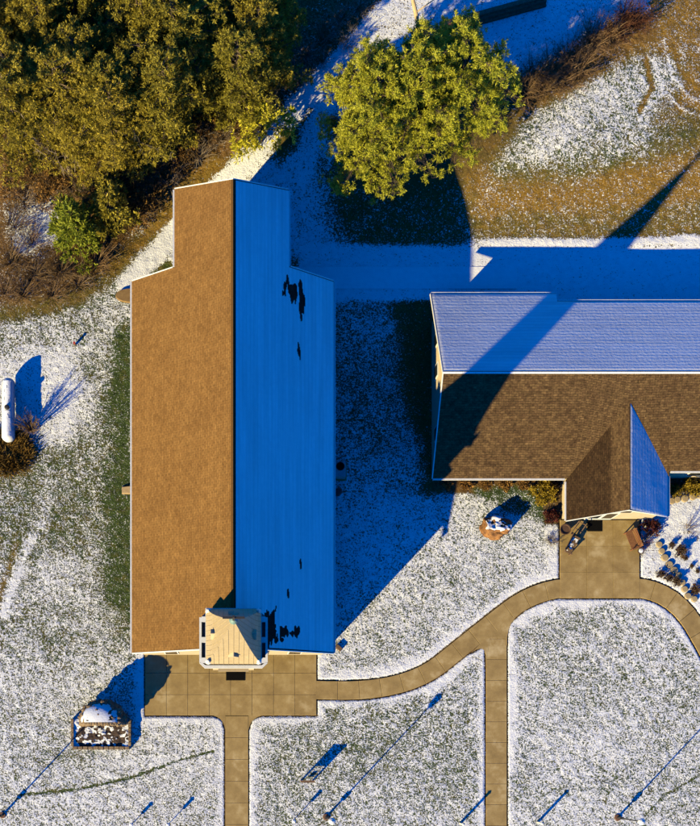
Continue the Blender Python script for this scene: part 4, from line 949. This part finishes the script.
# ------------------------------------------------------------------ big boulder on the lawn
def boulder(name, label, cat, u, v, r, seed, mat, snow=True):
    x, y = G(u, v, r[2] * .5); t = thing(name, label, cat, (x, y, 0)); n, mm = 60, 34
    T, P = np.meshgrid(np.linspace(0, 2 * math.pi, n), np.linspace(0, math.pi / 2 + .35, mm), indexing='ij'); T = T.ravel(); P = P.ravel()
    dx, dy, dz = np.sin(P) * np.cos(T), np.sin(P) * np.sin(T), np.cos(P)
    k = .72 + .62 * fbm(dx * 1.6 + seed, dy * 1.6 + dz * 1.3, .8, 4, seed)
    def pw(c): return np.sign(c) * np.abs(c) ** .75
    V = np.stack([pw(dx) * r[0] * k, pw(dy) * r[1] * k, pw(dz) * r[2] * k], 1); F = grid_faces(n, mm)
    mesh_np('rock', V, F, mat, t)
    if snow:
        kk = V[:, 2] + (fbm(V[:, 0] * 2 + seed, V[:, 1] * 2, .5, 4, 4) - .5) * 1.2 * r[2] + .15 * V[:, 1]; Fs = F[(kk[F].min(1) > .9 * r[2])]; V2 = V * 1.03; V2[:, 2] += .03
        if len(Fs): mesh_np('snow_cap', V2, Fs, M_SNOW, t, smooth=True)
    return t
M_ORST = simple('orange_stone', (.44, .2, .06), (.11, .045, .018), 3.2, .9, .9, .06)
boulder('boulder', 'orange brown boulder capped with snow on the lawn below the hall', 'boulder', 496, 526, (1.0, .75, .95), 3, M_ORST)

# ------------------------------------------------------------------ stepping stones
discs = [(659.5, 544.5), (662, 551), (665, 557.5), (669.5, 564.5), (674.5, 570), (679, 575), (682.5, 582.5), (684.8, 589), (688, 596), (694.5, 599), (672, 501), (677.5, 499.5), (685, 498.5), (693, 496.5), (699.5, 495)]
dp = None
for i, (u, v) in enumerate(discs):
    x, y = G(u, v, .12); lab, grp = ('round tan stone edging the curved snowy bed', 'round stones edging the bed') if i < 10 else ('round tan stone in the row below the golden bushes', 'round stones below the golden bushes')
    if dp is None:
        t = MB().lathe([(.21, -.05), (.24, .02), (.24, .14), (.2, .17), (.0, .175)], (0, 0, 0), 14).build('round_stone', M_SAND); dp = t
    else: t = dp.copy(); COL.objects.link(t)
    t.location = (x, y, .02); s_ = random.uniform(.9, 1.12); t.scale = (s_, s_, 1); t.rotation_euler = (0, 0, i); tag(t, lab, 'stone', grp)

# ------------------------------------------------------------------ gas tank
x, y = G(8.5, 410.5, .7); tk = thing('gas_tank', 'white horizontal gas tank dusted with snow on the west lawn', 'tank', (x, y, 0)); R_ = .47; Lh = 1.95
prof_ = [(.02, -Lh - .32), (.2, -Lh - .28), (.37, -Lh - .16), (R_, -Lh)] + [(R_, Lh * t) for t in (-.5, 0, .5, 1)] + [(.37, Lh + .16), (.2, Lh + .28), (.02, Lh + .32)]
MB().lathe(prof_, (0, 0, .78), 20, 'y').build('body', M_TANK, tk, world=False, smooth=True)
MB().lathe([(.17, 0), (.17, .14), (.12, .2), (.02, .22)], (0, .05, 1.22), 12).build('valve_lid', M_IRON, tk, world=False)
for s_ in (-1, 1): MB().box((0, s_ * 1.25, .22), (.7, .22, .5)).build('saddle', M_GREY, tk, world=False)
a_, b_ = np.meshgrid(np.linspace(-.62, .62, 10), np.linspace(-Lh, Lh, 60), indexing='ij'); a_ = a_.ravel(); b_ = b_.ravel(); rr = R_ + .01 + .02 * fbm(a_ * 2, b_, .4, 2, 3)
F = grid_faces(10, 60); kk = fbm(a_ * 1.5 + 4, b_, .5, 3, 6) - np.abs(a_) * .35; F = F[(kk[F].mean(1) > .3) & (np.abs(b_[F].mean(1) - .05) > .2)]
mesh_np('snow_cover', np.stack([np.sin(a_) * rr, b_, .78 + np.cos(a_) * rr], 1), F, M_SNOW, tk, smooth=True)

# ------------------------------------------------------------------ lamp posts
def lamp(u, v, label):
    x, y = G(u, v); t = thing('lamp_post', label, 'lamp', (x, y, 0))
    MB().lathe([(.24, -.05), (.24, .1), (.2, .12), (.0, .12)], (0, 0, 0), 14).build('footing', M_BROWNM, t, world=False)
    MB().lathe([(.085, .1), (.075, .5), (.055, .6), (.045, 4.3), (.07, 4.34), (.07, 4.4)], (0, 0, 0), 10).build('pole', M_IRON, t, world=False)
    MB().box((0, 0, .85), (.26, .16, .3)).build('outlet_box', M_IRON, t, world=False)
    ln_ = MB().lathe([(.1, 4.4), (.19, 4.46), (.21, 4.74), (.21, 4.76)], (0, 0, 0), 8).build('lantern', simple('frosted_glass', (.7, .68, .6), (.6, .58, .5), 4, .3, 0), t, world=False)
    MB().lathe([(.25, 4.76), (.18, 4.84), (.05, 4.9), (.02, 4.95)], (0, 0, 0), 10).build('cap', M_TANK, ln_, world=False)
lamp(326, 817, 'slender lamp post on the lawn between the two straight walks')
lamp(617.5, 817.5, 'slender lamp post on the lawn enclosed by the curved walk')
lamp(2.5, 815, 'slender lamp post on the west lawn casting its shadow towards the grotto')
# ------------------------------------------------------------------ signs, stakes, posts
x, y = G(306.5, 781); sg = thing('lawn_sign', 'two post brown sign standing on the lawn right of the church walk', 'sign', (x, y, 0))
for s_ in (-1, 1): MB().box((s_ * .41, 0, .68), (.09, .09, 1.4)).build('post', M_WOOD, sg, world=False)
MB().box((0, -.02, .98), (.74, .06, .72)).build('panel', M_SIGN, sg, world=False); MB().box((0, 0, 1.41), (.95, .16, .06)).build('cap_rail', M_WOOD, sg, world=False)
MB().box((-.02, -.02, .32), (.3, .05, .2)).build('plaque', M_WOOD, sg, world=False)
def stake(u, v, label, top):
    x, y = G(u, v); t = thing('garden_stake', label, 'stake', (x, y, 0))
    MB().tube([(0, 0, -.1), (0, 0, top)], .03, 6).build('rod', M_GREY, t, world=False)
    hb = MB().box((0, 0, top - .12), (.16, .16, .34)).build('feeder', M_WOOD, t, world=False); MB().box((0, 0, top + .09), (.24, .24, .06), 0, (.5, .5)).build('roof', M_SNOW, hb, world=False)
stake(293, 820.5, 'thin stake holding a small wooden feeder near the two post sign', 1.1)
stake(132, 824, 'thin stake holding a small wooden feeder on the west lawn', .75); stake(168.5, 824, 'thin stake with a wooden feeder on the lawn left of the church walk', .95)
def post(u, v, label):
    x, y = G(u, v); t = thing('lawn_post', label, 'post', (x, y, 0)); MB().box((0, 0, .62), (.13, .13, 1.3)).build('shaft', M_WHITE, t, world=False); MB().box((0, 0, 1.3), (.2, .2, .07), 0, (.4, .4)).build('cap', M_WHITE, t, world=False)
post(537.5, 822.5, 'short white post on the lawn right of the straight walk'); post(460, 823.5, 'short white post on the lawn left of the straight walk')
x, y = G(75, 345); t = thing('marker_stake', 'short red and brown marker stake on the lawn above the gas tank', 'stake', (x, y, 0)); MB().box((0, 0, .2), (.12, .12, .45)).build('shaft', M_WOOD, t, world=False); MB().box((0, 0, .46), (.15, .15, .08)).build('cap', simple('red_paint', (.45, .05, .04)), t, world=False)
# ------------------------------------------------------------------ things beside the church
x0, y0 = G(131, 289.5); x1, y1 = G(115, 303.5); m = MB(); cy = (y0 + y1) / 2; rr = (y0 - y1) / 2
P = [(-6.36, cy - rr), (-7.3, cy - rr)] 
P = [(-6.36, cy + rr)] + [(-7.3 - math.sin(a) * 1.1, cy + math.cos(a) * rr) for a in np.linspace(0, math.pi, 11)] + [(-6.36, cy - rr)]
m.hull8([(p[0], p[1], -.05) for p in P], [(p[0] * .995, cy + (p[1] - cy) * .93, .26) for p in P]); o = m.build('stoop', simple('brown_stained_concrete', (.27, .165, .06), (.2, .115, .04), 4)); tag(o, 'round ended brown stoop beside the church west wall', 'stoop')
x, y = G(126, 490.5); o = MB().hull8([(x - .3, y - .28, 0), (x + .4, y - .28, 0), (x + .4, y + .28, 0), (x - .3, y + .28, 0)], [(x - .26, y - .2, .18), (x + .4, y - .24, .3), (x + .4, y + .24, .3), (x - .26, y + .2, .18)]).build('splash_block', simple('tan_cast_stone', (.4, .28, .15), (.3, .2, .1))); tag(o, 'small tan splash block at the church west wall', 'block')
x, y = G(340.5, 469.5, .7); ac = thing('air_conditioner', 'pale boxy air conditioner beside the church east wall', 'air conditioner', (x, y, 0))
MB().box((0, 0, .42), (.74, 1.05, .8)).build('case', M_GREY, ac, world=False); MB().box((0, 0, .0), (1.0, 1.3, .12)).build('pad', M_CONC, ac, world=False)
MB().lathe([(.3, 0), (.3, .03), (.0, .035)], (-.02, .2, .82), 18).build('fan_grille', M_BLACK, ac, world=False)
x, y = G(338.5, 492, .4); o = MB().lathe([(.2, -.02), (.24, .3), (.26, .55), (.18, .6), (.0, .6)], (x, y, 0), 14).build('dark_bin', M_IRON); tag(o, 'small dark round bin beside the church east wall', 'bin')
x, y = G(338.5, 648); o = MB().box((x, y, .14), (.55, .3, .28), R(-40), (.8, .8)).build('wood_block', M_WOOD); tag(o, 'small brown wood block at the southeast church corner', 'block')
# ------------------------------------------------------------------ doormats
def mat_(u0, v0, u1, v1, label):
    a = G(u0, v1); b = G(u1, v0); t = thing('doormat', label, 'doormat', ((a[0] + b[0]) / 2, (a[1] + b[1]) / 2, .05)); w, h = b[0] - a[0], b[1] - a[1]
    MB().box((0, 0, .012), (w, h, .022)).build('border', M_BLACK, t, world=False)
    rb = MB()
    for i in range(12): rb.box((0, -h / 2 + .06 + (h - .12) * (i + .5) / 12, .028), (w - .12, .03, .012))
    rb.build('ribs', M_BLACK, t, world=False)
mat_(226, 667.5, 245, 680.5, 'black ribbed doormat at the foot of the steeple'); mat_(587, 520.8, 602, 531.5, 'black ribbed doormat before the hall entrance')
# ------------------------------------------------------------------ benches
def bench(name, label, u, v, rz, mat, w=1.35, snow=True):
    x, y = G(u, v, .6); t = thing(name, label, 'bench', (x, y, .05), rz)
    for i in range(5): MB().box((0, -.2 + i * .105, .44), (w, .085, .03)).build('seat_slat', mat, t, world=False)
    for i in range(4): MB().box((0, .28 + i * .035, .58 + i * .12), (w, .03, .095)).build('back_slat', mat, t, world=False)
    for s_ in (-1, 1):
        MB().box((s_ * (w / 2 - .04), -.2, .3), (.07, .07, .64)).build('front_leg', mat, t, world=False); MB().tube([(s_ * (w / 2 - .04), .22, -.02), (s_ * (w / 2 - .04), .27, .46), (s_ * (w / 2 - .04), .42, 1.02)], .04, 5).build('rear_leg', mat, t, world=False)
        MB().box((s_ * (w / 2 - .04), .03, .64), (.1, .6, .035)).build('armrest', mat, t, world=False)
    if snow: heap(w / 2 - .1, .2, .05, 5, M_SNOW, 'snow_patch', t, .462, (.25, .52, lambda a, b: a * .25), .3, 20)
    return t
bench('garden_bench', 'weathered bench with snow on its seat left of the entrance mat', 572.5, 545, R(62), M_WOOD, 1.3)
bench('garden_bench', 'red brown wooden bench right of the entrance mat', 632.5, 540, R(-68), M_WOODR, 1.35, False)
x, y = G(580, 528, .8); t = thing('plant_trellis', 'open wooden frame leaning beside the snow dusted bench', 'frame', (x, y, .05), R(-28))
for s_ in (-1, 1): MB().tube([(s_ * .28, -.5, 0), (s_ * .28, .42, .75)], .03, 5).build('rail', M_WOOD, t, world=False)
for q in (0.06, .5, .96): MB().box((0, -.5 + .92 * q, .75 * q), (.6, .05, .05)).build('crossbar', M_WOOD, t, world=False)
x, y = G(564.5, 530, .3); t = thing('planter_pot', 'dark brown round pot beside the entrance wall', 'pot', (x, y, .05)); MB().lathe([(.24, 0), (.36, .45), (.39, .5), (.33, .5), (.3, .42), (0, .42)], (0, 0, 0), 16).build('bowl', simple('dark_terracotta', (.1, .05, .03)), t, world=False)
x, y = G(640.5, 551, .2); t = thing('planter_pot', 'small pot with snow beside the red brown bench', 'pot', (x, y, .05)); MB().lathe([(.16, 0), (.24, .3), (.2, .3), (.18, .25), (0, .25)], (0, 0, 0), 14).build('bowl', MATS['dark_terracotta'], t, world=False); MB().lathe([(.18, .26), (.14, .31), (0, .33)], (0, 0, 0), 12).build('snow_cap', M_SNOW, t, world=False)
